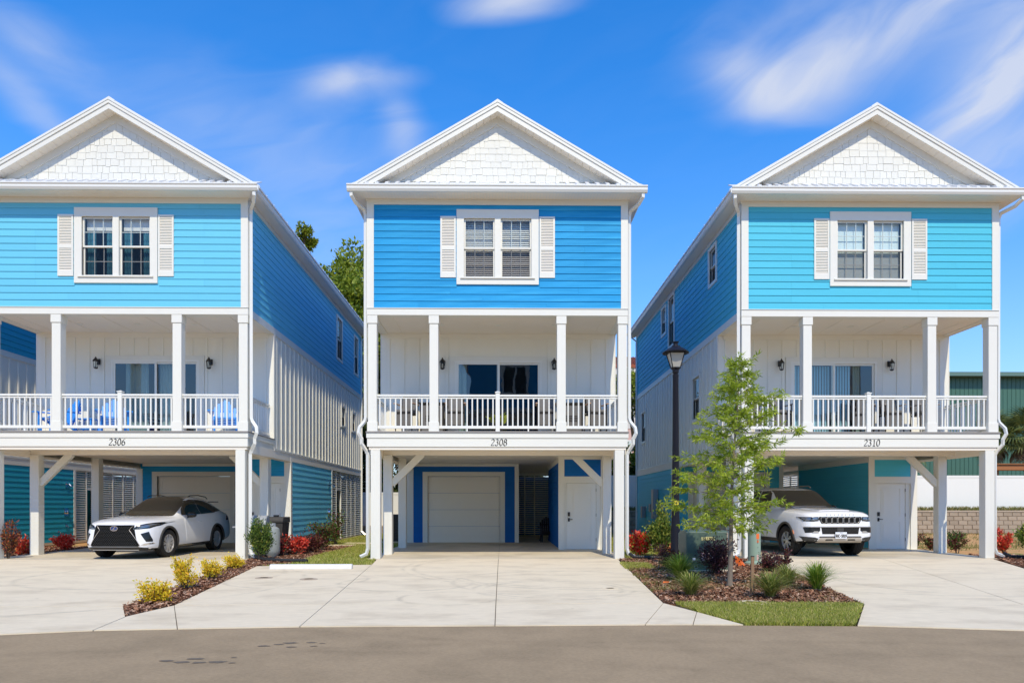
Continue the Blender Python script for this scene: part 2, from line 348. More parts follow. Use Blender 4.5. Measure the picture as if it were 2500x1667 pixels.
LAPS = {}
def lap_piece(parent, m, org, ang, a, L, z, h=.203, name='siding_board'):
    key = (round(L, 3), m, round(h, 3)); me = LAPS.get(key)
    if me is None:
        me = MB().prism([(.002, 0), (-.026, 0), (-.024, .006), (-.006, h + .016), (.002, h + .016)], 'x', 0, key[0]).mesh(name)
        me.materials.append(M[m]); LAPS[key] = me
    link(name, me, None, parent, (org[0] + a * cos(ang), org[1] + a * sin(ang), z), (0, 0, ang))
def lap_wall(parent, m, org, ang, L, z0, z1, holes=(), piece=3.66, step=.203):
    """lap siding: every course in boards, cut out at the openings (a0,a1,z0,z1 along the wall)"""
    n = int(round((z1 - z0) / step)); k = 0
    for i in range(n):
        z = z0 + i * (z1 - z0) / n; h = (z1 - z0) / n
        segs = [(0.0, L)]
        for hh in holes:
            if hh[2] < z + h * .5 < hh[3]:
                segs = [q for s_ in segs for q in ((s_[0], min(s_[1], hh[0])), (max(s_[0], hh[1]), s_[1])) if q[1] - q[0] > .02]
        for s0, s1 in segs:
            a = s0; first = True
            while a < s1 - .02:
                ln = piece * (rng.choice((.35, .6, .85, 1)) if first else 1); first = False
                e = min(a + ln, s1)
                if s1 - e < .5: e = s1
                lap_piece(parent, m, org, ang, a + .001, e - a - .002, z, h); a = e

SLATS = {}
def louvre(mb, x0, x1, y, z0, z1, pitch=.085, th=.008, depth=.05):
    z = z0
    while z < z1 - .01:
        mb.add([(x0, y, z), (x1, y, z), (x1, y + depth, z + depth * .9), (x0, y + depth, z + depth * .9), (x0, y, z + th), (x1, y, z + th), (x1, y + depth, z + depth * .9 + th), (x0, y + depth, z + depth * .9 + th)],
               [(3, 2, 1, 0), (4, 5, 6, 7), (0, 1, 5, 4), (1, 2, 6, 5), (2, 3, 7, 6), (3, 0, 4, 7)])
        z += pitch

# numerals drawn with a broad-nib pen: strokes as point lists in a 1 x 0.62 cell
def arc(cx, cy, rx, ry, a0, a1, n=14): return [(cx + rx * cos(radians(a0 + (a1 - a0) * i / n)), cy + ry * sin(radians(a0 + (a1 - a0) * i / n))) for i in range(n + 1)]
GLY = {
 '0': [arc(.3, .5, .23, .5, 90, 450, 26)],
 '1': [[(.12, .84), (.32, .98), (.32, .02)], [(.14, .015), (.5, .015)]],
 '2': [arc(.29, .74, .2, .25, 165, -25, 12) + [(.07, .05)], [(.05, .03), (.45, .03), (.54, .15)]],
 '3': [arc(.26, .78, .18, .21, 150, -90, 12), arc(.26, .28, .22, .28, 90, -150, 14)],
 '6': [[(.5, .98), (.3, .86), (.14, .62), (.08, .34)] + arc(.3, .29, .22, .28, 180, 540, 22)],
 '8': [arc(.3, .76, .18, .22, 90, 450, 20), arc(.3, .27, .23, .27, 90, 450, 22)],
 '4': [[(.5, .28), (.04, .28), (.38, .98), (.38, .0)]],
 '9': [arc(.3, .7, .2, .28, 0, 360, 20) + [(.49, .6), (.4, .25), (.12, .02)]],
 '5': [[(.5, .97), (.16, .97), (.12, .58)] + arc(.27, .3, .22, .29, 120, -150, 14)],
 'R': [[(.1, 0), (.1, 1)] + [(.1, .98)] + arc(.28, .75, .18, .23, 90, -90, 10) + [(.1, .52)], [(.28, .52), (.5, 0)]],
 'H': [[(.1, 0), (.1, 1)], [(.5, 0), (.5, 1)], [(.1, .5), (.5, .5)]],
 'C': [arc(.32, .5, .24, .48, 50, 310, 16)], '-': [[(.12, .5), (.45, .5)]],
 'W': [[(.0, 1), (.15, 0), (.3, .7), (.45, 0), (.6, 1)]], 'A': [[(.02, 0), (.3, 1), (.56, 0)], [(.14, .35), (.46, .35)]],
 'G': [arc(.32, .5, .25, .48, 45, 350, 16) + [(.35, .45)]], 'O': [arc(.3, .5, .26, .48, 90, 450, 22)],
 'N': [[(.08, 0), (.08, 1), (.5, 0), (.5, 1)]], 'E': [[(.5, 1), (.1, 1), (.1, 0), (.5, 0)], [(.1, .52), (.42, .52)]],
}
def pen_text(mb, s, cx, cz, h, y, adv=.68, thick=.006, w0=.028, w1=.12, slant=.0, nib=35):
    """writes s centred on (cx,cz) in the xz plane facing -y"""
    W = adv * h * (len(s) - 1) + .6 * h; x = cx - W / 2
    nd = (cos(radians(nib)), sin(radians(nib)))
    for k_, ch in enumerate(s):
        for st in GLY.get(ch, []):
            for (ax, az), (bx, bz) in zip(st, st[1:]):
                dx, dz = bx - ax, bz - az; L = sqrt(dx * dx + dz * dz) or 1e-6
                px_, pz_ = -dz / L, dx / L
                wd = (w0 + (w1 - w0) * abs(dx / L * nd[1] - dz / L * nd[0])) * .5
                e = .012
                q = [(ax - dx / L * e + px_ * wd, az - dz / L * e + pz_ * wd), (ax - dx / L * e - px_ * wd, az - dz / L * e - pz_ * wd), (bx + dx / L * e - px_ * wd, bz + dz / L * e - pz_ * wd), (bx + dx / L * e + px_ * wd, bz + dz / L * e + pz_ * wd)]
                q = [(x + (a + slant * b) * h, cz - h / 2 + b * h) for a, b in q]
                mb.prism(q, 'y', y - thick, y)
        x += adv * h
    return mb

# ------------------------------------------------------------------ the stilt house
HW = 3.69; LEN = 15.5; EAVE = 4.15; RIDGE = 12.84; SL = .585
def window_unit(H, x0, x1, z0, z1, org, ang, casing=.12, y=0.0, double=False, head=.0, dress='blind', lite=(3, 2), sill=True, muntin=True):
    """window on a wall: casing > sash, pane, blind. Built in wall space (x along the wall, -y outward) then turned."""
    c, s = cos(ang), sin(ang)
    rot = (0, 0, ang); loc = (org[0], org[1], 0)
    f = MB(); cs = casing; hd = casing + head
    f.box(x0 - cs, x1 + cs, -.045, .03, z1, z1 + hd).box(x0 - cs, x1 + cs, -.045, .03, z0 - cs, z0)
    f.box(x0 - cs, x0, -.045, .03, z0, z1).box(x1, x1 + cs, -.045, .03, z0, z1)
    f.box(x0 - .03, x0, .0301, .14, z0, z1).box(x1, x1 + .03, .0301, .14, z0, z1).box(x0, x1, .0301, .14, z1, z1 + .03).box(x0, x1, .0301, .14, z0 - .03, z0)
    units = [(x0, x1)]
    if double:
        m_ = (x0 + x1) / 2; f.box(m_ - .085, m_ + .085, -.043, .14, z0, z1); units = [(x0, m_ - .085), (m_ + .085, x1)]
    if sill: f.box(x0 - .1, x1 + .1, -.085, -.046, z0 - .05, z0 - .015)
    w = f.build('window', M['white'], H, loc=loc, rot=rot)
    zm = (z0 + z1) / 2
    for (a, b) in units:
        for k, (lo, hi, yy) in enumerate(((z0, zm + .02, .055), (zm - .02, z1, .02))):
            fr = .045; sm = MB()
            sm.box(a, b, yy, yy + .04, lo, lo + fr).box(a, b, yy, yy + .04, hi - fr, hi).box(a, a + fr, yy, yy + .04, lo + fr, hi - fr).box(b - fr, b, yy, yy + .04, lo + fr, hi - fr)
            if muntin:
                for i in range(1, lite[0]):
                    q = a + fr + (b - a - 2 * fr) * i / lite[0]; sm.box(q - .009, q + .009, yy + .012, yy + .03, lo + fr, hi - fr)
                for i in range(1, lite[1]):
                    q = lo + fr + (hi - lo - 2 * fr) * i / lite[1]
                    for j in range(lite[0]):
                        q0 = a + fr + (b - a - 2 * fr) * j / lite[0] + .009; q1 = a + fr + (b - a - 2 * fr) * (j + 1) / lite[0] - .009
                        sm.box(q0, q1, yy + .012, yy + .03, q - .009, q + .009)
            sm.build('sash', M['white'], w)
            MB().box(a + fr, b - fr, yy + .006, yy + .010, lo + fr, hi - fr).build('pane', M['screen' if k == 0 else 'glass'], w)
        if dress == 'blind':
            mb = MB(); z = z0 + .05
            while z < z1 - .03:
                mb.add([(a + .04, .15, z), (b - .04, .15, z), (b - .04, .172, z + .042), (a + .04, .172, z + .042)], [(0, 1, 2, 3)]); z += .058
            mb.build('blind', M['blind'], w)
        elif dress in ('curtain', 'shade'):
            if dress == 'curtain':
                mb = MB()
                for (q0, q1) in ((a + .03, a + .26), (b - .3, b - .03)) :
                    n = 14; vs = []
                    for i in range(n + 1):
                        xx = q0 + (q1 - q0) * i / n; yy = .2 + .02 * sin(i * 1.9)
                        vs += [(xx, yy, z0 + .0), (xx, yy, z1 - .2)]
                    mb.add(vs, [(2 * i, 2 * i + 2, 2 * i + 3, 2 * i + 1) for i in range(n)])
                mb.build('curtain', M['curtainb'], w)
                MB().box(a + .04, b - .04, .15, .16, z1 - .34, z1 - .0).build('blind', M['blind'], w)
            else:
                mb = MB(); mb.box(a + .03, b - .03, .15, .155, z0, z1 - .02); mb.build('shade', M['pshade'], w)
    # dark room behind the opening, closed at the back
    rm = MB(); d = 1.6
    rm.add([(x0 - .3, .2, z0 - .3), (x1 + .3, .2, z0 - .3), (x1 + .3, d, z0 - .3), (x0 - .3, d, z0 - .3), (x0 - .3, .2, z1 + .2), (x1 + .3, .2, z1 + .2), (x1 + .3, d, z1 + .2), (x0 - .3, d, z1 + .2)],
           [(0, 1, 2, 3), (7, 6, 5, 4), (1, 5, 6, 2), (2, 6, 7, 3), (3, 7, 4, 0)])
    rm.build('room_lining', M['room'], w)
    return w

def shutter(H, x0, x1, z0, z1):
    m = MB(); t = -.05
    zm = z0 + (z1 - z0) * .48
    m.box(x0, x0 + .05, t, -.022, z0, z1).box(x1 - .05, x1, t, -.022, z0, z1)
    for a, b in ((z0, z0 + .16), (zm - .05, zm + .05), (z1 - .06, z1)): m.box(x0 + .05, x1 - .05, t, -.022, a, b)
    s_ = m.build('shutter', M['white'], H)
    l = MB()
    for a, b in ((z0 + .16, zm - .05), (zm + .05, z1 - .06)):
        n = int((b - a) / .042)
        for i in range(n):
            z = a + (b - a) * i / n
            l.add([(x0 + .05, -.046, z), (x1 - .05, -.046, z), (x1 - .05, -.026, z + .036), (x0 + .05, -.026, z + .036), (x0 + .05, -.040, z - .004), (x1 - .05, -.040, z - .004)], [(0, 1, 2, 3), (0, 4, 5, 1)])
    l.build('louvre_slats', M['cream'], s_, kind='stuff')

def lantern(H, x, y, z):
    m = MB(); yy = y - .17
    m.box(x - .05, x + .05, y - .03, y, z - .02, z + .16)
    m.tube([(x, y - .03, z + .07), (x, y - .10, z + .13), (x, yy, z + .17), (x, yy, z + .12)], .011, 6)
    m.lathe([(.012, .20), (.02, .17), (.035, .15), (.075, .10), (.10, .065), (.085, .06)], 6, (x, yy, z))
    for k in range(6):
        a = 2 * pi * k / 6; m.tube([(x + .082 * cos(a), yy + .082 * sin(a), z + .065), (x + .058 * cos(a), yy + .058 * sin(a), z - .14)], .008, 4)
    m.lathe([(.07, -.135), (.07, -.15), (.03, -.175), (.0, -.18)], 6, (x, yy, z))
    o = m.build('wall_lantern', M['black'], H)
    MB().lathe([(.05, -.13), (.068, .06)], 6, (x, yy, z)).build('lantern_glass', M['glass'], o)
    MB().lathe([(.018, -.13), (.024, -.06), (.018, .0), (.0, .02)], 8, (x, yy, z)).build('bulb', M['lampglass'], o)

def batten_wall(P, axis, at_, a0, a1, z0, z1, holes=(), step=.46, out=-1, bw=.08, th=.024, first=.2):
    """battens on a flat wall. axis 'x': wall runs in x at y=at_, facing -y; 'y': runs in y at x=at_, facing out*x"""
    a = a0 + first
    while a < a1 - .05:
        for lo, hi in split_z(a, z0, z1, holes):
            if axis == 'x': pbox('batten', 'wsiding', P, (a - bw / 2, a + bw / 2, at_ - th, at_ - .0005, lo, hi))
            else:
                xa, xb = sorted((at_ + out * .0005, at_ + out * th)); pbox('batten', 'wsiding', P, (xa, xb, a - bw / 2, a + bw / 2, lo, hi))
        a += step
def split_z(a, z0, z1, holes):
    segs = [(z0, z1)]
    for h in holes:
        if h[0] < a < h[1]:
            segs = [q for s_ in segs for q in ((s_[0], min(s_[1], h[2])), (max(s_[0], h[3]), s_[1])) if q[1] - q[0] > .03]
    return segs

def shower(H, x, y, out=1):
    m = MB()
    m.box(*sorted((x, x + out * .03)), y - .05, y + .05, 2.28, 2.5); m.tube([(x, y, 2.42), (x + out * .14, y, 2.42), (x + out * .22, y, 2.33)], .014, 6)
    m.lathe([(.02, .03), (.06, .0), (.055, -.02)], 10, (x + out * .23, y, 2.31))
    m.build('shower_head', M['chrome'], H)
    m = MB(); m.box(*sorted((x, x + out * .02)), y - .13, y + .13, 1.1, 1.42); m.lathe([(.08, 0), (.07, .05), (.03, .07)], 14, (0, 0, 0), 'x')
    n0 = len(m.v) - 42
    for i in range(n0, len(m.v)): v = m.v[i]; m.v[i] = (x + out * (v[0] + .02), v[1] + y, v[2] + 1.26)
    m.tube([(x + out * .08, y, 1.26), (x + out * .12, y - .1, 1.28)], .012, 6)
    m.build('shower_valve', M['chrome'], H)
    m = MB(); m.box(*sorted((x, x + out * .03)), y - .05, y + .05, .62, .78); m.tube([(x, y, .70), (x + out * .10, y, .70), (x + out * .12, y, .62)], .014, 6)
    m.box(*sorted((x, x + out * .03)), y - .55, y - .45, .40, .53); m.tube([(x, y - .5, .47), (x + out * .10, y - .5, .47), (x + out * .12, y - .5, .40)], .014, 6)
    m.build('hose_tap', M['chrome'], H)

def side_wall(H, sx, colm, wins_up, wins_lo, dress='none', detail=True):
    """sx=+1 right, -1 left side wall with siding above, board-and-batten between"""
    X = sx * HW; ang = pi / 2 if sx > 0 else -pi / 2
    # along-wall coordinate: right wall runs front->back, left wall back->front
    conv = (lambda a, b: (a, b)) if sx > 0 else (lambda a, b: (LEN - b, LEN - a))
    core = MB()
    xs = sorted((X, X - sx * .14))
    hu = [(y0, y1, z0, z1) for (y0, y1, z0, z1) in wins_up]; hl = list(wins_lo)
    holed(core, .0, LEN, 7.12, 10.2, hu, lambda a, b, c, d: core.box(xs[0], xs[1], a, b, c, d))
    w1 = core.build('side_wall', M[colm], H)
    org = (X, 0) if sx > 0 else (X, LEN)
    lw = [(*conv(h[0], h[1]), h[2], h[3]) for h in hu]
    lap_wall(w1, colm, org, ang, LEN, 7.14, 10.19, [(a - .11, b + .11, c - .1, d + .1) for a, b, c, d in lw], piece=3.66 if detail else 20)
    core = MB(); holed(core, 2.16, LEN, 3.06, 7.12, hl, lambda a, b, c, d: core.box(xs[0], xs[1], a, b, c, d))
    w2 = core.build('batten_wall', M['wsiding'], H)
    batten_wall(w2, 'y', X, 2.3, LEN, 3.34, 6.91, [(a - .1, b + .1, c - .1, d + .1) for a, b, c, d in hl], out=sx)
    xo = sorted((X + sx * .001, X + sx * .03)); xo2 = sorted((X + sx * .001, X + sx * .035)); xt = sorted((X + sx * .001, X + sx * .042))
    pbox('band_board', 'white', w2, (xo2[0], xo2[1], .02, LEN, 6.92, 7.13)); pbox('band_board', 'white', w2, (xt[0], xt[1], 2.2, LEN, 3.27, 3.33))
    pbox('band_board', 'cream', w2, (xo[0], xo[1], .3, LEN, 3.02, 3.268)); pbox('frieze_board', 'white', w1, (xo2[0], xo2[1], .04, LEN, 10.08, 10.22))
    pbox('corner_board', 'white', w1, (xo2[0], xo2[1], .0, .15, 7.131, 10.079)); pbox('corner_board', 'white', w1, (xo2[0], xo2[1], LEN - .12, LEN, 7.131, 10.079))
    pbox('corner_board', 'white', w2, (xo2[0], xo2[1], 2.16, 2.31, 3.331, 6.919)); pbox('corner_board', 'white', w2, (xo2[0], xo2[1], LEN - .12, LEN, 3.331, 6.919))
    for h in hu + hl:
        a, b = conv(h[0], h[1])
        window_unit(H, a, b, h[2], h[3], org, ang, casing=.1, dress=dress, lite=(1, 1), sill=False, muntin=False)

def make_house(cx, num, colm, cold, label, colx=1.82, up_r=(), lo_r=(), up_l=(), lo_l=(), dress='blind', door_dress='dark', far=False, lampsides=True, midx=.0, fy=19.48):
    H = thing('stilt_house', label, 'house', (cx, fy, 0), group='stilt houses in a row')
    C = colm
    # ---- upper front wall
    wx0, wx1, wz0, wz1 = -.96, .96, 8.02, 9.69
    f = MB(); holed(f, -HW + .001, HW - .001, 7.12, 10.2, [(wx0, wx1, wz0, wz1)], lambda a, b, c, d: f.box(a, b, .002, .14, c, d))
    fw = f.build('front_wall', M[C], H)
    lap_wall(fw, C, (-3.55, 0), 0, 7.10, 7.14, 10.12, [(3.55 - 1.17, 3.55 + 1.2, 7.83, 9.93)])
    pbox('corner_board', 'white', fw, (-HW - .03, -3.52, -.04, .0, 7.12, 10.07)); pbox('corner_board', 'white', fw, (3.52, HW + .03, -.04, .0, 7.12, 10.07))
    pbox('frieze_board', 'white', fw, (-HW - .03, HW + .03, -.042, .0, 10.07, 10.218))
    window_unit(H, wx0, wx1, wz0, wz1, (0, 0), 0, casing=.21, double=True, head=.04, dress=dress)
    shutter(H, -1.63, -1.19, 8.0, 9.74); shutter(H, 1.19, 1.63, 8.0, 9.74)
    # ---- gable
    g = MB(); g.prism([(-3.6, 10.45), (3.6, 10.45), (0, 12.5)], 'y', .004, .12); gw = g.build('gable_wall', M['shingle'], H)
    def roofz(x): return RIDGE - .30 - abs(x) * SL
    z = 10.74; row = 0
    while z < 12.35:
        half = (RIDGE - .42 - z) / SL; x = -half - rng.random() * .1
        while x < half:
            wd = rng.choice((.14, .19, .24, .29)); xe = x + wd
            zt = min(z + .2, roofz(max(abs(x), abs(xe))) + .0)
            drop = rng.choice((0, 0, .022, .03))
            if zt - z > .03:
                hq = round((zt - z + drop) / .02) * .02; key = ('sh', round(wd, 2), round(hq, 2)); me = BOXES.get(key)
                if me is None:
                    w_ = wd / 2 - .004
                    me = MB().add([(-w_, -.024, 0), (w_, -.024, 0), (w_, 0, 0), (-w_, 0, 0), (-w_, -.016, hq), (w_, -.016, hq), (w_, 0, hq), (-w_, 0, hq)], [(3, 2, 1, 0), (4, 5, 6, 7), (0, 1, 5, 4), (1, 2, 6, 5), (2, 3, 7, 6), (3, 0, 4, 7)]).mesh('shingle')
                    me.materials.append(M['shingle']); BOXES[key] = me
                link('shingle', me, None, gw, (x + wd / 2, .004 - rng.random() * .004, z - drop))
            x = xe
        z += .196; row += 1
    for s_ in (-1, 1):
        t = MB(); a = [(0, roofz(0) + .03), (s_ * 3.75, roofz(3.75) + .03), (s_ * 3.75, roofz(3.75) - .19), (0, roofz(0) - .19)]
        t.prism(a, 'y', -.052, .0); t.build('rake_frieze', M['white'], gw)
    # ---- roof
    R = MB()
    for s_ in (-1, 1):
        R.prism([(0, RIDGE), (s_ * 4.17, RIDGE - 4.17 * SL), (s_ * 4.17, RIDGE - 4.17 * SL - .05), (0, RIDGE - .05)], 'y', -.36, LEN + .36)
    rf = R.build('roof', M['roof'], H)
    y = -.34
    while y < LEN + .35:
        for s_ in (-1, 1):
            key = ('seam', s_); me = BOXES.get(key)
            if me is None:
                me = MB().prism([(s_ * .1, RIDGE - .1 * SL + .001), (s_ * 4.16, RIDGE - 4.16 * SL + .001), (s_ * 4.16, RIDGE - 4.16 * SL + .03), (s_ * .1, RIDGE - .1 * SL + .03)], 'y', -.012, .012).mesh('roof_seam')
                me.materials.append(M['roof']); BOXES[key] = me
            link('roof_seam', me, None, rf, (0, y, 0))
        y += .62
    MB().prism([(-.16, RIDGE - .16 * SL + .032), (0, RIDGE + .045), (.16, RIDGE - .16 * SL + .032), (.13, RIDGE - .16 * SL), (0, RIDGE + .02), (-.13, RIDGE - .16 * SL)], 'y', -.38, LEN + .38).build('ridge_cap', M['roof'], rf)
    for s_ in (-1, 1):
        for nm, yy0, yy1, t0, t1 in (('rake_board', -.385, -.362, -.075, -.30), ('rake_trim', -.41, -.3861, -.06, -.15)):
            e = 4.12
            MB().prism([(0, RIDGE + t0), (s_ * e, RIDGE - e * SL + t0), (s_ * e, RIDGE - e * SL + t1 + .06), (s_ * (e - .22), RIDGE - (e - .22) * SL + t1), (0, RIDGE + t1)], 'y', yy0, yy1).build(nm, M['white'], rf)
        MB().prism([(0, RIDGE + .0), (s_ * 4.15, RIDGE - 4.15 * SL + .0), (s_ * 4.15, RIDGE - 4.15 * SL - .062), (0, RIDGE - .062)], 'y', -.425, -.361).build('rake_flashing', M['gutter'], rf)
        # sloping soffit planks under the rake
        n = 20
        for i in range(n):
            xa, xb = 4.0 * i / n, 4.0 * (i + 1) / n - .006
            za, zb = RIDGE - .27 - xa * SL, RIDGE - .27 - xb * SL
            MB().prism([(s_ * xa, za), (s_ * xb, zb), (s_ * xb, zb + .012), (s_ * xa, za + .012)], 'y', -.3612, -.0525).build('soffit_plank', M['cream'], rf)
    # ---- skirt roof, soffit and gutters
    sk = MB(); sk.prism([(-.5, 10.43), (.0, 10.715), (.0, 10.68), (-.5, 10.39)], 'x', -4.1, 4.1); so = sk.build('skirt_roof', M['roof'], H)
    for i in range(27):
        x = -3.64 + i * .28
        pr_ = BOXES.get('skrib')
        if pr_ is None:
            pr_ = MB().prism([(-.5, 10.431), (-.055, 10.683), (-.055, 10.735), (-.5, 10.48)], 'x', -.045, .045).mesh('roof_rib'); pr_.materials.append(M['roof']); BOXES['skrib'] = pr_
        link('roof_rib', pr_, None, so, (x, 0, 0))
    s1 = MB(); s1.box(-4.02, 4.02, -.46, -.043, 10.22, 10.24); s1.box(-4.02, -HW - .036, -.0425, LEN + .3, 10.22, 10.24).box(HW + .036, 4.02, -.0425, LEN + .3, 10.22, 10.24)
    s1.build('soffit', M['cream'], H)
    gv = MB()
    for i in range(90): gv.box(-3.97 + i * .089, -3.955 + i * .089, -.45, -.06, 10.2175, 10.2195)
    gv.build('soffit_grooves', M['white'], H, kind='stuff')
    prof = [(-.46, 10.22), (-.54, 10.22), (-.575, 10.28), (-.575, 10.34), (-.60, 10.37), (-.60, 10.40), (-.585, 10.40), (-.56, 10.36), (-.56, 10.26), (-.47, 10.235), (-.46, 10.385)]
    G = MB(); G.prism(prof, 'x', -4.17, 4.17)
    G.build('front_gutter', M['gutter'], H)
    for s_ in (-1, 1):
        q = [(s_ * (4.02 + (-p[0] - .46)), p[1]) for p in prof]
        MB().prism(q, 'y', -.459, LEN + .3).build('side_gutter', M['gutter'], H)
    # ---- attic and floor slabs that close the body
    b = MB(); b.box(-3.54, 3.54, .15, LEN - .1, 10.1, 10.2).box(-3.54, 3.54, 2.32, LEN - .16, 7.0, 7.1); b.box(-HW + .002, HW - .002, LEN - .14, LEN - .001, 3.06, 10.2)
    b.prism([(-3.6, 10.45), (3.6, 10.45), (0, 12.5)], 'y', LEN - .1, LEN); b.build('floor_slab', M['wsiding'], H)
    # ---- sides
    side_wall(H, 1, C, up_r, lo_r, detail=bool(up_r)); side_wall(H, -1, C, up_l, lo_l, detail=bool(up_l))
    # ---- porch
    ceil = MB(); ceil.box(-HW + .142, HW - .142, .252, 2.16, 6.95, 6.99); cl = ceil.build('porch_ceiling', M['cream'], H)
    for i in range(1, 7):
        x = -HW + i * 1.22 - .57; pbox('ceiling_batten', 'cream', cl, (x - .02, x + .02, .26, 2.13, 6.938, 6.9495))
    for x in (-1.7, 0, 1.7):
        MB().lathe([(.085, 0), (.085, -.012), (.0, -.012)], 16, (x, 1.1, 6.9495)).build('ceiling_light', M['white'], cl)
    bm_ = MB(); bm_.box(-HW - .03, HW + .03, -.03, .25, 6.93, 7.119); hb = bm_.build('porch_beam', M['white'], H, bevel=.004)
    pbox('beam_flashing', 'gutter', hb, (-HW - .035, HW + .035, -.05, -.001, 7.1195, 7.135))
    for s_ in (-1, 1):
        xx = sorted((s_ * (HW - .0), s_ * (HW - .2))); pbox('side_beam', 'white', hb, (xx[0], xx[1], .2501, 2.159, 6.931, 7.118))
    for x in (-3.57, -colx, colx, 3.57):
        c_ = MB(); c_.box(x - .125, x + .125, .0, .25, 3.63, 6.929); o = c_.build('porch_column', M['white'], H, bevel=.006)
        pbox('column_cap', 'white', o, (x - .145, x + .145, -.022, .272, 6.70, 6.9285), .005); pbox('column_base', 'white', o, (x - .145, x + .145, -.022, .272, 3.6305, 3.90), .005)
    # railing sections
    runs = [(-3.445, -colx - .125), (-colx + .125, midx - .06), (midx + .06, colx - .125), (colx + .125, 3.445)]
    for a, b_ in runs:
        r = MB(); r.box(a, b_, .06, .145, 4.635, 4.69).box(a, b_, .075, .13, 4.575, 4.61).box(a, b_, .07, .135, 3.72, 3.80)
        ro = r.build('railing', M['vinyl'], H, bevel=.004)
        n = int(round((b_ - a) / .152)); st = (b_ - a) / n
        for i in range(n):
            x = a + (i + .5) * st; pbox('baluster', 'vinyl', ro, (x - .019, x + .019, .083, .121, 3.8, 4.575))
        if b_ - a > 1.4: pbox('railing_foot', 'vinyl', ro, ((a + b_) / 2 - .02, (a + b_) / 2 + .02, .08, .12, 3.63, 3.72))
    o = MB().box(midx - .06, midx + .06, .04, .16, 3.63, 4.74).build('railing_post', M['vinyl'], H, bevel=.005)
    MB().box(midx - .075, midx + .075, .025, .175, 4.741, 4.765).add([(midx - .07, .03, 4.765), (midx + .07, .03, 4.765), (midx + .07, .17, 4.765), (midx - .07, .17, 4.765), (midx, .1, 4.80)], [(0, 1, 4), (1, 2, 4), (2, 3, 4), (3, 0, 4)]).build('post_cap', M['vinyl'], o)
    for s_ in (-1, 1):
        x = s_ * 3.57
        r = MB(); r.box(x - .04, x + .04, .2505, 2.1, 4.635, 4.69).box(x - .027, x + .027, .2505, 2.1, 4.575, 4.61).box(x - .03, x + .03, .2725, 2.1, 3.72, 3.80)
        ro = r.build('railing', M['vinyl'], H)
        for i in range(12): y = .34 + i * .148; pbox('baluster', 'vinyl', ro, (x - .019, x + .019, y - .019, y + .019, 3.8, 4.575))
    # porch back wall with sliding door
    dz1 = 6.10; dx = 1.375
    pw = MB(); holed(pw, -HW + .141, HW - .141, 3.63, 6.949, [(-dx, dx, 3.6, dz1)], lambda a, b, c, d: pw.box(a, b, 2.16, 2.3, c, d))
    po = pw.build('porch_wall', M['wsiding'], H)
    batten_wall(po, 'x', 2.16, -HW, HW, 3.65, 6.80, [(-dx - .19, dx + .19, 3.6, 6.24)], first=.23)
    pbox('frieze_board', 'wsiding', po, (-HW + .145, HW - .145, 2.13, 2.1595, 6.801, 6.9485))
    c2 = MB(); c2.box(-1.55, 1.55, 2.125, 2.159, dz1, 6.24).box(-1.55, -dx, 2.125, 2.159, 3.632, dz1).box(dx, 1.55, 2.125, 2.159, 3.632, dz1)
    D = c2.build('sliding_door', M['white'], H)
    fr = MB(); fr.box(-dx, dx, 2.13, 2.24, dz1 - .06, dz1 - .0005).box(-dx, -dx + .06, 2.13, 2.24, 3.64, dz1 - .0605).box(dx - .06, dx, 2.13, 2.24, 3.64, dz1 - .0605).box(-dx + .06, dx - .06, 2.13, 2.24, 3.64, 3.69)
    fr.build('door_frame', M['vinyl'], D)
    for (a, b_, yy) in ((-dx + .06, .045, 2.15), (-.045, dx - .06, 2.19)):
        lf = MB(); lf.box(a, b_, yy, yy + .035, dz1 - .115, dz1 - .061).box(a, b_, yy, yy + .035, 3.691, 3.78).box(a, a + .06, yy, yy + .035, 3.7801, dz1 - .1151).box(b_ - .06, b_, yy, yy + .035, 3.7801, dz1 - .1151)
        lf.build('door_leaf', M['vinyl'], D); MB().box(a + .06, b_ - .06, yy + .014, yy + .02, 3.7802, dz1 - .1152).build('pane', M['doorglass'], D)
    # behind the door: room with curtains
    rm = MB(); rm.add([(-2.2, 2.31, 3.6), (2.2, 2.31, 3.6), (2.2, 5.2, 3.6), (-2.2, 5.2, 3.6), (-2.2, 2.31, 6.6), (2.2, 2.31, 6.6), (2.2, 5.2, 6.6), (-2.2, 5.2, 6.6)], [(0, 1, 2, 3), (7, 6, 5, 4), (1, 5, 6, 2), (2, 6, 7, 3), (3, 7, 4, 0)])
    rm.build('room_lining', M['roomreflect' if door_dress != 'blinds' else 'room'], D)
    cur = {'curtains': [(-1.05, -.35, 'curtain'), (.02, .42, 'curtain')], 'dark': [(-1.26, -1.02, 'curtain')], 'blinds': [(-1.25, -.03, 'vblind'), (.03, .62, 'vblind'), (.75, .95, 'curtain')]}[door_dress]
    for a, b_, kd in cur:
        n = max(8, int((b_ - a) / .035)); vs = []; mb = MB()
        if kd == 'curtain':
            for i in range(n + 1):
                x = a + (b_ - a) * i / n; yy = 2.42 + .028 * sin(i * 1.35 + a); vs += [(x, yy, 3.66), (x, yy, 6.03)]
            mb.add(vs, [(2 * i, 2 * i + 2, 2 * i + 3, 2 * i + 1) for i in range(n)]); mb.build('curtain', M['curtain'], D)
        else:
            x = a
            while x < b_:
                mb.add([(x, 2.36, 3.7), (x + .075, 2.395, 3.7), (x + .075, 2.395, 6.0), (x, 2.36, 6.0)], [(0, 1, 2, 3)]); x += .088
            mb.build('vertical_blind', M['vblind'], D)
    lantern(H, -1.75, 2.135, 5.96); lantern(H, 1.76, 2.135, 5.96)
    # ---- deck
    dk = MB(); dk.box(-HW - .05, HW + .05, -.085, 2.2, 3.585, 3.622); dko = dk.build('deck', M['deckgrey'], H)
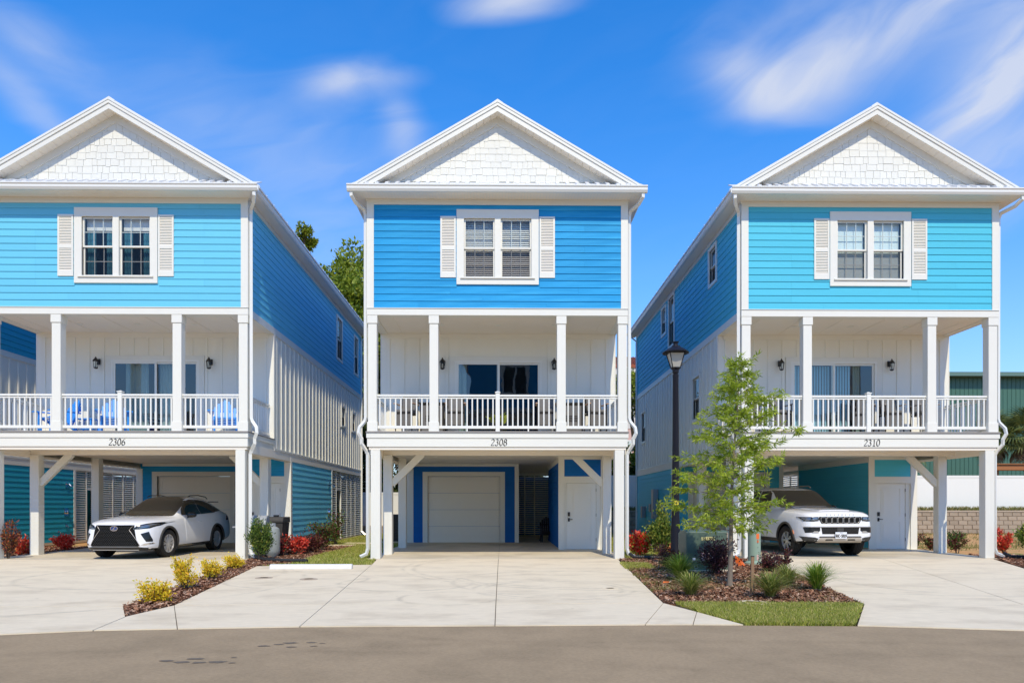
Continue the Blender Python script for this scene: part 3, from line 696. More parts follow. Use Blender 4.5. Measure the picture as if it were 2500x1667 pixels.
    for i in range(16): pbox('deck_board', 'decktop', dko, (-HW - .03, HW + .03, -.065 + i * .14, .070 + i * .14, 3.6225, 3.63))
    pbox('deck_joist_floor', 'cream', dko, (-HW + .01, HW - .01, .3, 2.3, 3.27, 3.5845))
    pbox('fascia_board', 'white', dko, (-HW - .04, HW + .04, -.06, .0, 3.44, 3.5845), .003); 
    for s_ in (-1, 1):
        pbox('fascia_board', 'white', dko, (*sorted((s_ * HW, s_ * (HW + .04))), .0005, 2.19, 3.44, 3.5845)); pbox('fascia_board', 'white', dko, (*sorted((s_ * HW, s_ * (HW + .02))), .0005, 2.19, 3.2, 3.4395))
    nb = MB().box(-HW - .02, HW + .02, -.035, .0, 3.19, 3.4395).build('number_beam', M['white'], H, bevel=.003)
    if num: pen_text(MB(), num, .03, 3.315, .185, -.0355, adv=.64, slant=.10, w0=.035, w1=.15).build('house_number', M['digit'], H)
    pbox('carrier_beam', 'cream', nb, (-HW + .02, HW - .02, .001, .27, 3.105, 3.4395), .004); pbox('bolt_row', 'cream', nb, (-3.3, 3.3, .271, .30, 3.2, 3.43))
    # ---- undercroft ceiling
    uc = MB(); uc.box(-HW + .142, HW - .142, .301, LEN - .15, 3.2, 3.2645); uo = uc.build('carport_ceiling', M['cream'], H)
    for (x, y) in ((-2.2, 4.2), (1.2, 4.2), (-.6, 6.0), (-2.2, 1.6), (1.3, 1.6), (3.0, 3.2)):
        MB().lathe([(.10, 0), (.10, -.01), (.07, -.014), (.0, -.014)], 16, (x, y, 3.1995)).build('ceiling_light', M['vinyl'], uo)
    pbox('second_beam', 'cream', nb, (-3.55, 3.55, 1.66, 1.9, 3.08, 3.1995), .004)
    pbox('side_beam', 'cream', nb, (-HW + .0, -HW + .14, .301, 8.0, 3.0, 3.26)); pbox('side_beam', 'cream', nb, (HW - .14, HW, .301, 3.9, 3.0, 3.26))
    # ---- posts and braces
    posts = [(-3.485, 0), (3.485, 0), (-3.41, 1.6), (3.44, 2.05), (-3.43, 4.75)]
    for i, (x, y) in enumerate(posts):
        top = 3.104 if i < 2 else (3.0795 if i < 3 else 2.999 if i == 4 else 3.1995)
        MB().box(x - .135, x + .135, y + .002, y + .272, .0, 3.104 if i < 2 else 3.0795 if y < 1.9 else 3.1995).build('post', M['wpost'], H, bevel=.008)
    for (x, y, s_) in ((-3.275, 1.735, 1), (3.305, 2.185, -1)):
        m = MB(); q = [(x, 2.33), (x, 2.12), (x + s_ * 1.08, 3.1), (x + s_ * .86, 3.1), (x, 2.33)][:4]
        m.prism([(x, 2.36), (x, 2.13), (x + s_ * .06, 2.13), (x + s_ * .98, 3.03), (x + s_ * .98, 3.079), (x + s_ * .74, 3.079)], 'y', y - .07, y + .07); m.build('brace', M['wpost'], H, bevel=.006)
    # ---- garage block
    gx0, gx1, gy = -HW, .75, 8.0
    gwm = MB(); holed(gwm, gx0 + .14, gx1, .0, 3.199, [(-2.88, .02, -.1, 2.70)], lambda a, b, c, d: gwm.box(a, b, gy, gy + .12, c, d))
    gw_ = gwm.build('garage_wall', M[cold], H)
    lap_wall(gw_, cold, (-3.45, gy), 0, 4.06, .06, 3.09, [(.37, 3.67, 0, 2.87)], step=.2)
    pbox('corner_board', 'white', gw_, (gx0 + .001, -3.455, gy - .035, gy + .12, .0, 3.0)); pbox('corner_board', 'white', gw_, (.615, gx1 + .03, gy - .035, gy, .0, 3.199)); pbox('head_board', 'white', gw_, (-3.4545, .6145, gy - .035, gy, 3.095, 3.199))
    tr = MB(); tr.box(-3.08, .22, gy - .04, gy + .02, 2.70, 2.88).box(-3.08, -2.88, gy - .04, gy + .12, .0, 2.6995).box(.02, .22, gy - .04, gy + .12, .0, 2.6995)
    gd = tr.build('garage_door', M['white'], H)
    for i in range(4):
        z0 = .03 + i * .667; pm = MB(); pm.box(-2.875, .015, gy + .07, gy + .11, z0, z0 + .66)
        for j in range(2):
            a = -2.72 + j * 1.42; 
            pm.box(a, a + 1.2, gy + .060, gy + .0699, z0 + .13, z0 + .15).box(a, a + 1.2, gy + .060, gy + .0699, z0 + .50, z0 + .52).box(a, a + .02, gy + .060, gy + .0699, z0 + .1501, z0 + .4999).box(a + 1.18, a + 1.2, gy + .060, gy + .0699, z0 + .1501, z0 + .4999)
        pm.build('door_panel', M['gdoor'], gd)
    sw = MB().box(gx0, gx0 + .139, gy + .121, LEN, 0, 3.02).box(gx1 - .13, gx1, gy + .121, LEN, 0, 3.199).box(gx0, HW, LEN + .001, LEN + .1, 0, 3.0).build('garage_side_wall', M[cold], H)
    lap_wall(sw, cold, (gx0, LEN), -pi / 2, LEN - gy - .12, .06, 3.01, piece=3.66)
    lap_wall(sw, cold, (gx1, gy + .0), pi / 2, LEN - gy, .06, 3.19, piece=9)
    for yy in (gy, LEN - .12): pbox('corner_board', 'white', sw, (gx0 - .035, gx0 - .001, yy, yy + .12, .0, 3.019))
    # ---- storage block
    sx0, sy0, sy1 = 2.08, 3.9, 9.5
    st = MB(); holed(st, sx0, HW - .001, .0, 3.199, [(2.335, 3.345, -.1, 2.29)], lambda a, b, c, d: st.box(a, b, sy0, sy0 + .12, c, d))
    st.box(sx0, sx0 + .12, sy0 + .1205, sy1, 0, 3.199).box(HW - .14, HW - .001, sy0 + .1205, sy1, 0, 3.0)
    so_ = st.build('storage_wall', M['white'], H)
    tz = MB().box(2.245, 3.50, sy0 - .014, sy0 - .001, 2.52, 3.10).build('transom_panel', M[cold], H)
    lap_wall(tz, cold, (2.25, sy0 - .014), 0, 1.245, 2.525, 3.09, step=.19)
    t = MB(); t.box(sx0 - .035, 2.245, sy0 - .045, sy0 - .0005, .0, 3.199).box(3.50, HW + .035, sy0 - .045, sy0 - .0005, 0, 3.199).box(2.2455, 3.4995, sy0 - .045, sy0 - .0005, 3.1005, 3.199).box(2.2455, 3.4995, sy0 - .045, sy0 - .0005, 2.29, 2.5195)
    t.build('door_surround', M['white'], H)
    dr = MB(); dr.box(2.34, 3.34, sy0 + .02, sy0 + .06, .03, 2.285)
    for (z0, z1) in ((.26, .98), (1.16, 2.12)):
        dr.box(2.50, 3.18, sy0 + .008, sy0 + .0199, z0, z0 + .025).box(2.50, 3.18, sy0 + .008, sy0 + .0199, z1 - .025, z1).box(2.50, 2.525, sy0 + .008, sy0 + .0199, z0 + .0251, z1 - .0251).box(3.155, 3.18, sy0 + .008, sy0 + .0199, z0 + .0251, z1 - .0251).box(2.57, 3.11, sy0 + .010, sy0 + .0199, z0 + .09, z1 - .09)
    do = dr.build('storage_door', M['vinyl'], H)
    MB().box(2.37, 2.44, sy0 - .02, sy0 + .0195, 1.16, 1.3).tube([(2.405, sy0 - .01, 1.05), (2.405, sy0 - .04, 1.05), (2.53, sy0 - .045, 1.05)], .014, 6).box(2.375, 2.435, sy0 - .005, sy0 + .0195, .98, 1.1).build('door_handle', M['black'], do)
    for z0 in (.3, 1.15, 2.0): pbox('hinge', 'deckgrey', do, (3.335, 3.35, sy0 - .003, sy0 + .0195, z0, z0 + .11))
    lap_wall(so_, cold, (sx0, sy1), -pi / 2, sy1 - sy0 - .04, .06, 3.0, piece=9)
    pbox('head_board', 'cream', so_, (sx0 - .034, sx0 - .001, sy0, sy1, 3.01, 3.199))
    lap_wall(so_, C, (HW, sy0 + .12), pi / 2, sy1 - sy0 - .2, .06, 3.01, piece=3.66)
    for yy in (sy0 + .0, sy1 - .08): pbox('corner_board', 'white', so_, (HW + .0, HW + .034, yy, yy + .11, .0, 3.019))
    shower(H, HW + .02, sy1 - .6)
    # ---- louvred screens: right rear side and back
    fr = MB(); l = MB(); Y0 = sy1 + .1
    yy = [Y0, Y0 + .75, Y0 + 1.6, Y0 + 2.75, Y0 + 3.6, Y0 + 4.5, LEN - .02]
    for q in yy: fr.box(HW - .06, HW + .0, q - .03, q + .03, 0.05, 3.0)
    fr.box(HW - .058, HW - .002, Y0 + .7801, Y0 + 1.5699, 2.2, 2.26)
    for a, b_ in zip(yy, yy[1:]):
        z0 = 2.28 if abs(a - yy[1]) < .01 else .1
        z = z0
        while z < 2.97:
            l.add([(HW - .005, a + .03, z), (HW - .005, b_ - .03, z), (HW - .055, b_ - .03, z + .05), (HW - .055, a + .03, z + .05), (HW - .005, a + .03, z + .012), (HW - .005, b_ - .03, z + .012), (HW - .055, b_ - .03, z + .062), (HW - .055, a + .03, z + .062)],
                  [(3, 2, 1, 0), (4, 5, 6, 7), (0, 1, 5, 4), (1, 2, 6, 5), (2, 3, 7, 6), (3, 0, 4, 7)]); z += .098
    bx = [gx1, 1.25, 1.75, 2.55, 3.1, HW - .06]
    for q in bx[1:]: fr.box(q - .03, q + .03, LEN - .08, LEN - .02, .05, 3.199)
    for a, b_ in zip(bx, bx[1:]): louvre(l, a + .03, b_ - .03, LEN - .078, .1, 3.17, .098, .012, .05)
    fo = fr.build('screen_frame', M['vinyl'], H); l.build('louvre_slats', M['vinyl'], fo, kind='stuff')
    # ---- downspouts
    def spout(s_, full=True):
        x = s_ * 3.86
        p = [(s_ * 4.06, -.48, 10.24), (s_ * 4.06, -.48, 10.12), (s_ * 3.98, -.30, 10.0), (x - s_ * .06, .0, 9.93), (x - s_ * .09, .06, 9.8), (x - s_ * .09, .08, 4.02), (x - s_ * .06, .08, 3.92), (x + s_ * .075, .02, 3.74), (x + s_ * .095, .0, 3.58), (x + s_ * .02, .03, 3.42), (x + s_ * .02, .04, 3.28), (x - s_ * .10, .12, 3.08), (x - s_ * .14, .13, 2.98), (x - s_ * .14, .13, .28), (x - s_ * .1, .10, .14), (x + s_ * .06, .02, .06)]
        MB().tube(p, .04, flat=(.085, .065)).build('downspout', M['gutter'], H)
    spout(1); spout(-1)
    # rear downspouts
    for s_ in (-1, 1):
        x = s_ * (HW + .06); MB().tube([(s_ * 4.06, LEN - .3, 10.22), (s_ * 4.04, LEN - .3, 10.1), (x, LEN - .2, 9.9), (x, LEN - .2, .25), (x + s_ * .2, LEN - .25, .05)], .04, flat=(.085, .065)).build('downspout', M['gutter'], H)
    return H

houses = []
FY = 19.48
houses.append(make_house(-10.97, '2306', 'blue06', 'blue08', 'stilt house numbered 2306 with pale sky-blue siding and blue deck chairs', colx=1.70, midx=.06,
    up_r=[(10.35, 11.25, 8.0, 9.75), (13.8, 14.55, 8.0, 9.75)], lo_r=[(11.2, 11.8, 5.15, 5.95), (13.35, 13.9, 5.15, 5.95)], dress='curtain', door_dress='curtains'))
houses.append(make_house(-.17, '2308', 'blue08', 'blue08shade', 'middle stilt house numbered 2308 with deep blue siding and an empty carport', dress='blind', door_dress='dark'))
houses.append(make_house(10.53, '2310', 'blue10', 'blue10', 'stilt house numbered 2310 with aqua siding behind the young tree', colx=1.80, fy=19.5,
    up_l=[(2.35, 3.05, 8.8, 9.9), (7.75, 8.6, 8.05, 10.0), (9.15, 9.85, 8.85, 9.9)], lo_l=[(4.2, 5.0, 4.6, 6.05), (13.3, 14.1, 4.65, 6.05)], dress='shade', door_dress='blinds'))
houses.append(make_house(-21.77, None, 'blue04', 'blue04', 'stilt house with teal siding seen past the left carport, mostly out of frame', dress='blind', door_dress='dark', up_r=[(10.35, 11.25, 8.0, 9.75)]))
# ------------------------------------------------------------------ ground, road, drives
def in_poly(P, poly):
    x, y = P[:, 0], P[:, 1]; ins = np.zeros(len(P), bool); n = len(poly)
    for i in range(n):
        x0, y0 = poly[i]; x1, y1 = poly[(i + 1) % n]
        if y0 == y1: continue
        c = ((y0 > y) != (y1 > y)) & (x < (x1 - x0) * (y - y0) / (y1 - y0) + x0); ins ^= c
    return ins
def sample(poly, n):
    p = np.array(poly); lo, hi = p.min(0), p.max(0); out = np.zeros((0, 2))
    while len(out) < n:
        q = npr.rand(n * 2, 2) * (hi - lo) + lo; out = np.vstack([out, q[in_poly(q, poly)]])
    return out[:n]
def np_mesh(name, V, F):
    """V (N,3), F (M,k) -> mesh, fast"""
    me = bpy.data.meshes.new(name); k = F.shape[1]
    me.vertices.add(len(V)); me.vertices.foreach_set('co', V.astype(np.float32).ravel())
    me.loops.add(F.size); me.loops.foreach_set('vertex_index', F.astype(np.int32).ravel())
    me.polygons.add(len(F)); me.polygons.foreach_set('loop_start', np.arange(0, F.size, k, dtype=np.int32)); me.polygons.foreach_set('loop_total', np.full(len(F), k, np.int32))
    me.update(); me.validate(); return me
def inset(poly, d):
    n = len(poly); ar = sum(poly[i][0] * poly[(i + 1) % n][1] - poly[(i + 1) % n][0] * poly[i][1] for i in range(n))
    if ar < 0: poly = poly[::-1]
    out = []
    for i in range(n):
        a, b, c = Vector(poly[i - 1]), Vector(poly[i]), Vector(poly[(i + 1) % n])
        e1, e2 = (b - a).normalized(), (c - b).normalized(); n1, n2 = Vector((-e1.y, e1.x)), Vector((-e2.y, e2.x))
        m = n1 + n2; m = m / max(m.dot(n1), .3) ; out.append(tuple(b + m * d))
    return out
def plate(name, poly, z0, z1, m, parent=None, bevel=0): return MB().prism(poly, 'z', z0, z1).build(name, M[m], parent, bevel=bevel)

struct(MB().add([(-900, -300, -.08), (900, -300, -.08), (900, 1500, -.08), (-900, 1500, -.08)], [(0, 1, 2, 3)]).build('ground', M['soil']))
EDGE = [(-60, -2), (-20, 4.6), (-12, 6.6), (-8, 7.55), (-5.91, 8.09), (-4.98, 8.34), (-4.01, 8.44), (-2.55, 8.57), (-.11, 8.61), (1.8, 8.66), (2.41, 8.66), (3.05, 8.63), (4.46, 8.56), (5.43, 8.38), (6.31, 8.2), (9, 7.65), (14, 6.5), (60, -3)]
road = struct(MB().prism([(60, -9), (-60, -9)] + [(x, y - .006) for x, y in EDGE], 'z', -.075, -.012).build('road', M['asphalt']))
# damp stains lying on the asphalt
M['stain'] = mat('damp_stain', (.16, .13, .095), .8, .3, var=.2, vscale=20)
for (x, y, r) in ((-3.3, 6.72, .11), (-3.12, 6.66, .13), (-3.05, 6.8, .12), (-2.95, 6.64, .1), (-2.78, 6.66, .13), (-2.62, 6.62, .06), (-2.6, 7.42, .10), (-2.46, 7.5, .09), (-2.36, 7.58, .13), (-2.13, 7.6, .09), (-2.0, 7.55, .05), (-2.28, 7.36, .08), (-2.05, 7.4, .06), (-2.7, 6.86, .05)):
    n = 14; MB().add([(x + .8 * r * (1 + .3 * rng.uniform(-1, 1)) * cos(2 * pi * k / n) * .8, y + .32 * r * (1 + .3 * rng.uniform(-1, 1)) * sin(2 * pi * k / n), -.0085) for k in range(n)], [tuple(range(n))]).build('stain', M['stain'], road)

def drive(name, panels, bevel=.0):
    base = None
    o = bpy.data.objects.new(name, None); col.objects.link(o); o['kind'] = 'structure'
    for p in panels:
        q = inset(p, .006)
        plate('concrete_panel', q, -.07, rng.uniform(-.0015, .0015), 'concrete', o)
        plate('joint_filler', inset(p, -.004), -.075, -.0125 - rng.random() * .001, 'joint', o)
    return o
drive('driveway', [[(-15.0, 19.4), (-7.35, 19.4), (-7.1, 18.82), (-5.71, 10.32), (-14.0, 10.3)], [(-14.0, 10.3), (-5.71, 10.32), (-5.15, 9.36), (-4.98, 8.34), (-5.91, 8.09), (-8, 7.55), (-13, 6.35)]])
drive('driveway', [[(-6.2, 17.21), (-3.39, 17.6), (-2.73, 10.5), (-5.0, 10.42)], [(-5.0, 10.42), (-2.73, 10.5), (-2.55, 8.57), (-4.01, 8.44)], [(-5.0, 10.42), (-4.01, 8.44), (-4.98, 8.34), (-5.15, 9.38)],
    [(-3.6, 19.46), (-.15, 19.46), (-.12, 10.52), (-2.73, 10.5), (-3.39, 17.6)], [(-.15, 19.46), (3.25, 19.46), (2.48, 10.57), (-.12, 10.52)],
    [(-2.73, 10.5), (-.12, 10.52), (-.11, 8.61), (-2.55, 8.57)], [(-.12, 10.52), (2.48, 10.57), (1.8, 8.66), (-.11, 8.61)], [(2.48, 10.57), (2.75, 9.68), (2.41, 8.66), (1.8, 8.66)], [(2.75, 9.68), (3.05, 8.63), (2.41, 8.66)]])
drive('driveway', [[(7.06, 19.4), (10.84, 19.4), (7.94, 10.33), (5.55, 10.44), (5.94, 12.44), (6.94, 16.95)], [(10.84, 19.4), (14.0, 19.4), (12.6, 16.4), (10.5, 10.2), (7.94, 10.33)],
    [(5.55, 10.44), (7.94, 10.33), (7.4, 7.98), (6.31, 8.2), (5.43, 8.38), (4.46, 8.56)], [(7.94, 10.33), (10.5, 10.2), (11.2, 7.15), (9, 7.65), (7.4, 7.98)]])
for cx in (-21.77, -10.97, -.17, 10.53):
    fy = 19.44 if cx < 8 else 19.42
    a, b = cx - 3.72, cx + 3.72
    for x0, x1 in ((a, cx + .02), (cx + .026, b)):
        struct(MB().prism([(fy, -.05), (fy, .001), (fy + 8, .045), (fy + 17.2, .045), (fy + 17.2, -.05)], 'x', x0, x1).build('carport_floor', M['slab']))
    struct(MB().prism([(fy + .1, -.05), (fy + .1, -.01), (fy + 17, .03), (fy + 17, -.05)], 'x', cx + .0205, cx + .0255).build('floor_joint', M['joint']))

BED1 = [(-5.71, 10.32), (-5.18, 9.41), (-5.0, 10.42), (-6.2, 17.21), (-5.55, 17.8), (-5.75, 21), (-5.6, 26), (-7.22, 26.2), (-7.22, 19.42), (-7.1, 18.82)]
BED2 = [(3.3, 19.45), (2.5, 10.57), (2.66, 10.55), (5.5, 10.4), (5.94, 12.44), (6.94, 16.95), (7.0, 19.38)]
BED3 = [(-18.0, 19.5), (-14.75, 19.5), (-14.75, 25.5), (-18.0, 25.5)]
BED4 = [(14.35, 16.2), (12.7, 16.4), (14.1, 19.5), (14.35, 21), (15.4, 21), (19, 18), (18, 15)]
LAWN1 = [(-6.18, 17.25), (-3.4, 17.64), (-3.62, 19.4), (-3.9, 19.45), (-3.9, 37.2), (-7.25, 37.2), (-7.25, 26.2), (-5.6, 26), (-5.75, 21), (-5.55, 17.8)]
LAWN2 = [(2.66, 10.52), (2.77, 9.68), (3.07, 8.65), (4.44, 8.58), (5.5, 10.4)]
LAWN3 = [(3.56, 19.47), (6.8, 19.47), (6.8, 37.2), (3.56, 37.2)]
LAWN4 = [(3.05, 17.9), (2.92, 16.3), (3.65, 16.3), (3.75, 17.7)]
LAWN5 = [(14.3, 21), (30, 21), (34, 37.2), (14.3, 37.2)]
def bed(name, poly, n, size=.035, z=-.012):
    o = struct(plate(name, poly, -.078, z, 'mulch'))
    P = sample(poly, n); s = size * (.5 + npr.rand(n)); a = npr.rand(n) * 2 * pi; tl = npr.randn(n, 2) * .35
    u = np.stack([np.cos(a), np.sin(a), tl[:, 0]], 1) * s[:, None]; w = np.stack([-np.sin(a), np.cos(a), tl[:, 1]], 1) * (s * (.18 + .25 * npr.rand(n)))[:, None]
    c = np.column_stack([P, z + .012 + npr.rand(n) * .028])
    V = np.stack([c - u - w, c + u - w, c + u + w, c - u + w], 1).reshape(-1, 3)
    link('mulch_chips', np_mesh('mulch_chips', V, np.arange(len(V)).reshape(-1, 4)), M['chip'], None, kind='stuff')
bed('mulch_bed', BED1, 16000, .03); bed('mulch_bed', BED2, 24000, .028); bed('mulch_bed', BED3, 3000, .05); bed('mulch_bed', BED4, 3000, .05)
def lawn(poly, n, h=.05, z=-.014, base='turf', blade='blade', nm='lawn', w=.006):
    struct(plate(nm, poly, -.079, z, base))
    grass(poly, n, h, z, blade, w)
def grass(poly, n, h, z, blade='blade', w=.006, name='grass'):
    P = sample(poly, n); hh = h * (.5 + npr.rand(n)); a = npr.rand(n) * 2 * pi
    c = np.column_stack([P, np.full(n, z)]); wv = np.stack([np.cos(a), np.sin(a), np.zeros(n)], 1) * w * (1 + h * 6)
    tip = c + np.column_stack([npr.randn(n, 2) * hh[:, None] * .5, hh])
    V = np.stack([c - wv, c + wv, tip], 1).reshape(-1, 3)
    link(name, np_mesh(name, V, np.arange(len(V)).reshape(-1, 3)), M[blade], None, kind='stuff')
lawn(LAWN2, 38000, .05); lawn(LAWN1, 42000, .055, w=.009); lawn(LAWN3, 26000, .06, w=.01); grass(LAWN4, 6000, .05, .0)
M['weed'] = mat('dry_weeds', (.2, .2, .05), .7, .2, island=[(.10, .14, .03), (.20, .22, .05), (.34, .27, .10), (.42, .33, .16)], trans=.25)
def patchy(poly, n, h, z, k=46, r=1.0, w=.012):
    cs = sample(poly, k)
    q = cs[npr.randint(0, k, n * 2)] + npr.randn(n * 2, 2) * r * np.array([1.3, .7]); q = q[in_poly(q, poly)][:n]; n = len(q)
    hh = h * (.4 + npr.rand(n)); a = npr.rand(n) * 2 * pi; c = np.column_stack([q, np.full(n, z)]); wv = np.stack([np.cos(a), np.sin(a), np.zeros(n)], 1) * w
    tip = c + np.column_stack([npr.randn(n, 2) * hh[:, None] * .5, hh]); V = np.stack([c - wv, c + wv, tip], 1).reshape(-1, 3)
    link('weeds', np_mesh('weeds', V, np.arange(len(V)).reshape(-1, 3)), M['weed'], None, kind='stuff')
struct(plate('back_yard', LAWN5, -.078, -.02, 'soil')); patchy(LAWN5, 9000, .12, -.02, 40, .8)
patchy(BED2, 1600, .05, .0, 14, .3, .006); patchy([(2.6, 12), (3.1, 12), (3.3, 16), (2.9, 16)], 500, .08, .0, 6, .15, .006)

# stepping stones, covers, wheel stop
for (x, y, w, d, a) in ((-6.2, 26.0, 1.1, .75, .05), (-5.75, 27.5, 1.3, .8, -.03)):
    tag(link('stepping_stone', MB().box(-w / 2, w / 2, -d / 2, d / 2, -.03, .03).mesh('stepping_stone', .008), M['concrete'], None, (x, y, 0), (0, 0, a)),
        'pale stepping slab in the grass beside the first house, ' + ('the nearer one' if y < 27 else 'the farther one'), 'stepping stone', 'stepping slabs')
M['cover'] = mat('weathered_cover', (.42, .33, .24), .8, .3, var=.12, bump=.2)
for (x, y, r, m_, lb) in ((-5.02, 14.36, .18, 'cover', 'round tan access cover set in the concrete, left of the pair behind the wheel stop'), (-4.01, 14.1, .18, 'cover', 'round tan access cover set in the concrete, right of the pair behind the wheel stop'),
                      (1.94, 12.42, .15, 'concrete', 'round pale grey cover flush in the middle driveway'), (3.85, 10.5, .24, 'concrete', 'round concrete lid at the edge of the front grass and mulch')):
    o = MB().lathe([(r, -.03), (r, .004), (r - .012, .008), (.0, .008)], 24, (0, 0, 0)).build('access_cover', M[m_], None, loc=(x, y, .0 if y > 11 else .012)); tag(o, lb, 'cover', 'round access covers')
    MB().lathe([(r * .55, .0081), (r * .55, .012), (r * .5, .012), (r * .5, .0081)], 20).build('cover_ring', M[m_], o)
M['wstop'] = mat('scuffed_white_concrete', (.70, .68, .65), .75, .25, var=.12, vscale=9, bump=.4, bscale=30)
ws = MB().prism([(-.09, 0), (.09, 0), (.075, .09), (.05, .115), (-.05, .115), (-.075, .09)], 'x', -.97, .97).build('wheel_stop', M['wstop'], None, bevel=.006, loc=(-4.6, 16.4, .0), rot=(0, 0, radians(1.2)))
for x in (-.7, .7): MB().lathe([(.018, .1151), (.018, .122), (0, .122)], 8).build('anchor_pin', M['deckgrey'], ws, loc=(x, 0, 0))
tag(ws, 'white concrete wheel stop at the head of the parking bay', 'wheel stop')

# ------------------------------------------------------------------ retaining walls, bank and fences
struct(MB().box(3.4, 120, 37.62, 47.0, -.05, 1.22).build('bank', M['soil'])); struct(MB().box(-30, 3.3, 37.62, 60.0, -.05, .38).build('bank', M['soil']))
def block_wall(label, x0, x1, y, h, n, capm=True):
    t = thing('retaining_wall', label, 'wall', ((x0 + x1) / 2, y, 0)); cx = (x0 + x1) / 2; ch = h / n; L = .5; cnt = 0
    me = {}
    for r in range(n):
        x = x0 - (L / 2 if r % 2 else 0)
        while x < x1 - .01:
            a, b = max(x, x0), min(x + L, x1)
            if b - a > .05:
                k = (round(b - a, 2), round(ch, 3))
                if k not in me:
                    w = k[0] / 2 - .006; mm = MB(); mm.add([(-w, 0, -.02), (w, 0, -.02), (w, .25, -.02), (-w, .25, -.02), (-w, .02, ch - .008), (w, .02, ch - .008), (w, .25, ch - .008), (-w, .25, ch - .008), (-w * .93, -.035, ch * .1), (w * .93, -.035, ch * .1), (w * .93, -.02, ch * .86), (-w * .93, -.02, ch * .86)],
                        [(3, 2, 1, 0), (4, 5, 6, 7), (1, 2, 6, 5), (2, 3, 7, 6), (3, 0, 4, 7), (8, 9, 10, 11), (0, 1, 9, 8), (1, 5, 10, 9), (5, 4, 11, 10), (4, 0, 8, 11)])
                    me[k] = mm.mesh('block'); me[k].materials.append(M['blockw'])
                if cnt < 298: link('block', me[k], None, t, ((a + b) / 2 - cx, .018 * r + rng.uniform(-.008, .008), r * ch)); cnt += 1
            x += L
    x = x0
    while x < x1 - .01:
        b = min(x + .62, x1); pbox('cap_stone', 'cap', t, (x - cx + .003, b - cx - .003, -.06 + .018 * n, .34 + .018 * n, h, h + .09)); x += .62
    MB().box(x0 - cx + .02, x1 - cx - .02, .14, .24, .0, h - .02).build('backfill', M['joint'], t)
    return t
block_wall('tan block retaining wall below the tall white fence', 3.5, 33.0, 37.2, 1.18, 5)
block_wall('low brown block wall at the foot of the fence beyond the left lawn', -13.0, 3.3, 37.3, .36, 2)
def fence(label, x0, x1, y, z0, z1):
    t = thing('vinyl_fence', label, 'fence', (x0, y, z0)); n = int(round((x1 - x0) / 2.4)); W = (x1 - x0) / n; h = z1 - z0
    pm = MB(); pm.box(.065, W - .065, -.012, .012, .08, h - .12)
    k = int((W - .13) / .155)
    for i in range(k + 1): x = .07 + i * .155; pm.box(x, x + .004, -.0135, -.0121, .09, h - .13)
    pm = pm.mesh('panel'); pm.materials.append(M['vinyl'])
    for i in range(n):
        link('panel', pm, None, t, (i * W, 0, 0))
        pbox('rail', 'vinyl', t, (i * W + .0655, (i + 1) * W - .0655, -.03, .03, h - .1195, h - .0)); pbox('rail', 'vinyl', t, (i * W + .0655, (i + 1) * W - .0655, -.03, .03, .0, .0795))
    for i in range(n + 1): pbox('fence_post', 'vinyl', t, (i * W - .065, i * W + .065, -.065, .065, -.02, h + .0))
    return t
fence('tall white vinyl privacy fence on top of the tan block wall', 3.5, 34.7, 38.4, 1.22, 3.24)
fence('lower white vinyl fence seen between the first and middle houses', -22.0, 2.9, 38.4, .38, 2.28)
grass([(3.6, 37.65), (33, 37.65), (33, 38.3), (3.6, 38.3)], 9000, .22, 1.22, 'weed', .014, 'weeds')

# ------------------------------------------------------------------ far buildings
M['green'] = mat('green_metal_cladding', (.060, .145, .105), .45, .4, var=.06, vscale=1.2)
M['greent'] = mat('green_metal_trim', (.12, .20, .165), .4, .4, var=.04)
G0 = 26.0
t = thing('warehouse', 'large dark green metal-clad building beyond the white fence', 'building', (G0, 50, 0))
b = MB(); b.box(0, 46, .06, 30, 0, 11.0); b.prism([(-.6, 11.0), (-.6, 11.25), (15, 13.4), (30.5, 11.2), (30.5, 11.0)], 'x', -.3, 46.3); b.build('body', M['greent'], t)
pm = MB().box(.0, .315, .0, .055, 0, 10.99).add([(.0, -.0, 0), (.02, -.03, 0), (.055, -.03, 0), (.075, .0, 0), (.0, -.0, 10.99), (.02, -.03, 10.99), (.055, -.03, 10.99), (.075, .0, 10.99)], [(0, 1, 5, 4), (1, 2, 6, 5), (2, 3, 7, 6)]).mesh('wall_panel'); pm.materials.append(M['green'])
for i in range(140): link('wall_panel', pm, None, t, (i * .32, 0, 0))
MB().box(-.35, 46.3, -.75, -.6005, 10.98, 11.27).build('gutter', M['greent'], t)
MB().box(12.75, 13.4, -.16, -.031, 7.3, 8.1).box(12.72, 13.43, -.2, -.1605, 7.27, 8.13).build('vent_box', M['vinyl'], t)
M['tile'] = mat('clay_tile', (.30, .085, .045), .8, .2, var=.2, vscale=3); M['pinkw'] = mat('pink_stucco', (.62, .42, .36), .8, .2, var=.05); M['stucco'] = mat('pale_stucco', (.62, .59, .54), .8, .2, var=.05)
t = thing('apartment_block', 'pink and cream apartment block with red tile roof between the middle and right houses', 'building', (6, 66, 0))
MB().box(0, 18, 0, 14, 0, 9.0).build('wall', M['pinkw'], t); MB().box(-.05, 18.05, -.05, 14.05, 9.001, 13.6).build('upper_wall', M['stucco'], t)
rf = MB().prism([(-1, 15.0), (-1, 14.7), (15, 14.7), (15, 15.0), (7, 17.4)], 'x', -1, 19).build('roof', M['tile'], t)
MB().box(-.9, 18.9, -.9, 14.9, 13.6005, 14.695).build('eave_band', M['stucco'], t)
pr_ = MB()
for i in range(64): pr_.prism([(-1.0, 15.03), (7, 17.43), (7, 17.5), (-1.0, 15.1)], 'x', -.9 + i * .31, -.78 + i * .31)
pr_.build('roof_tiles', M['tile'], rf, kind='stuff')
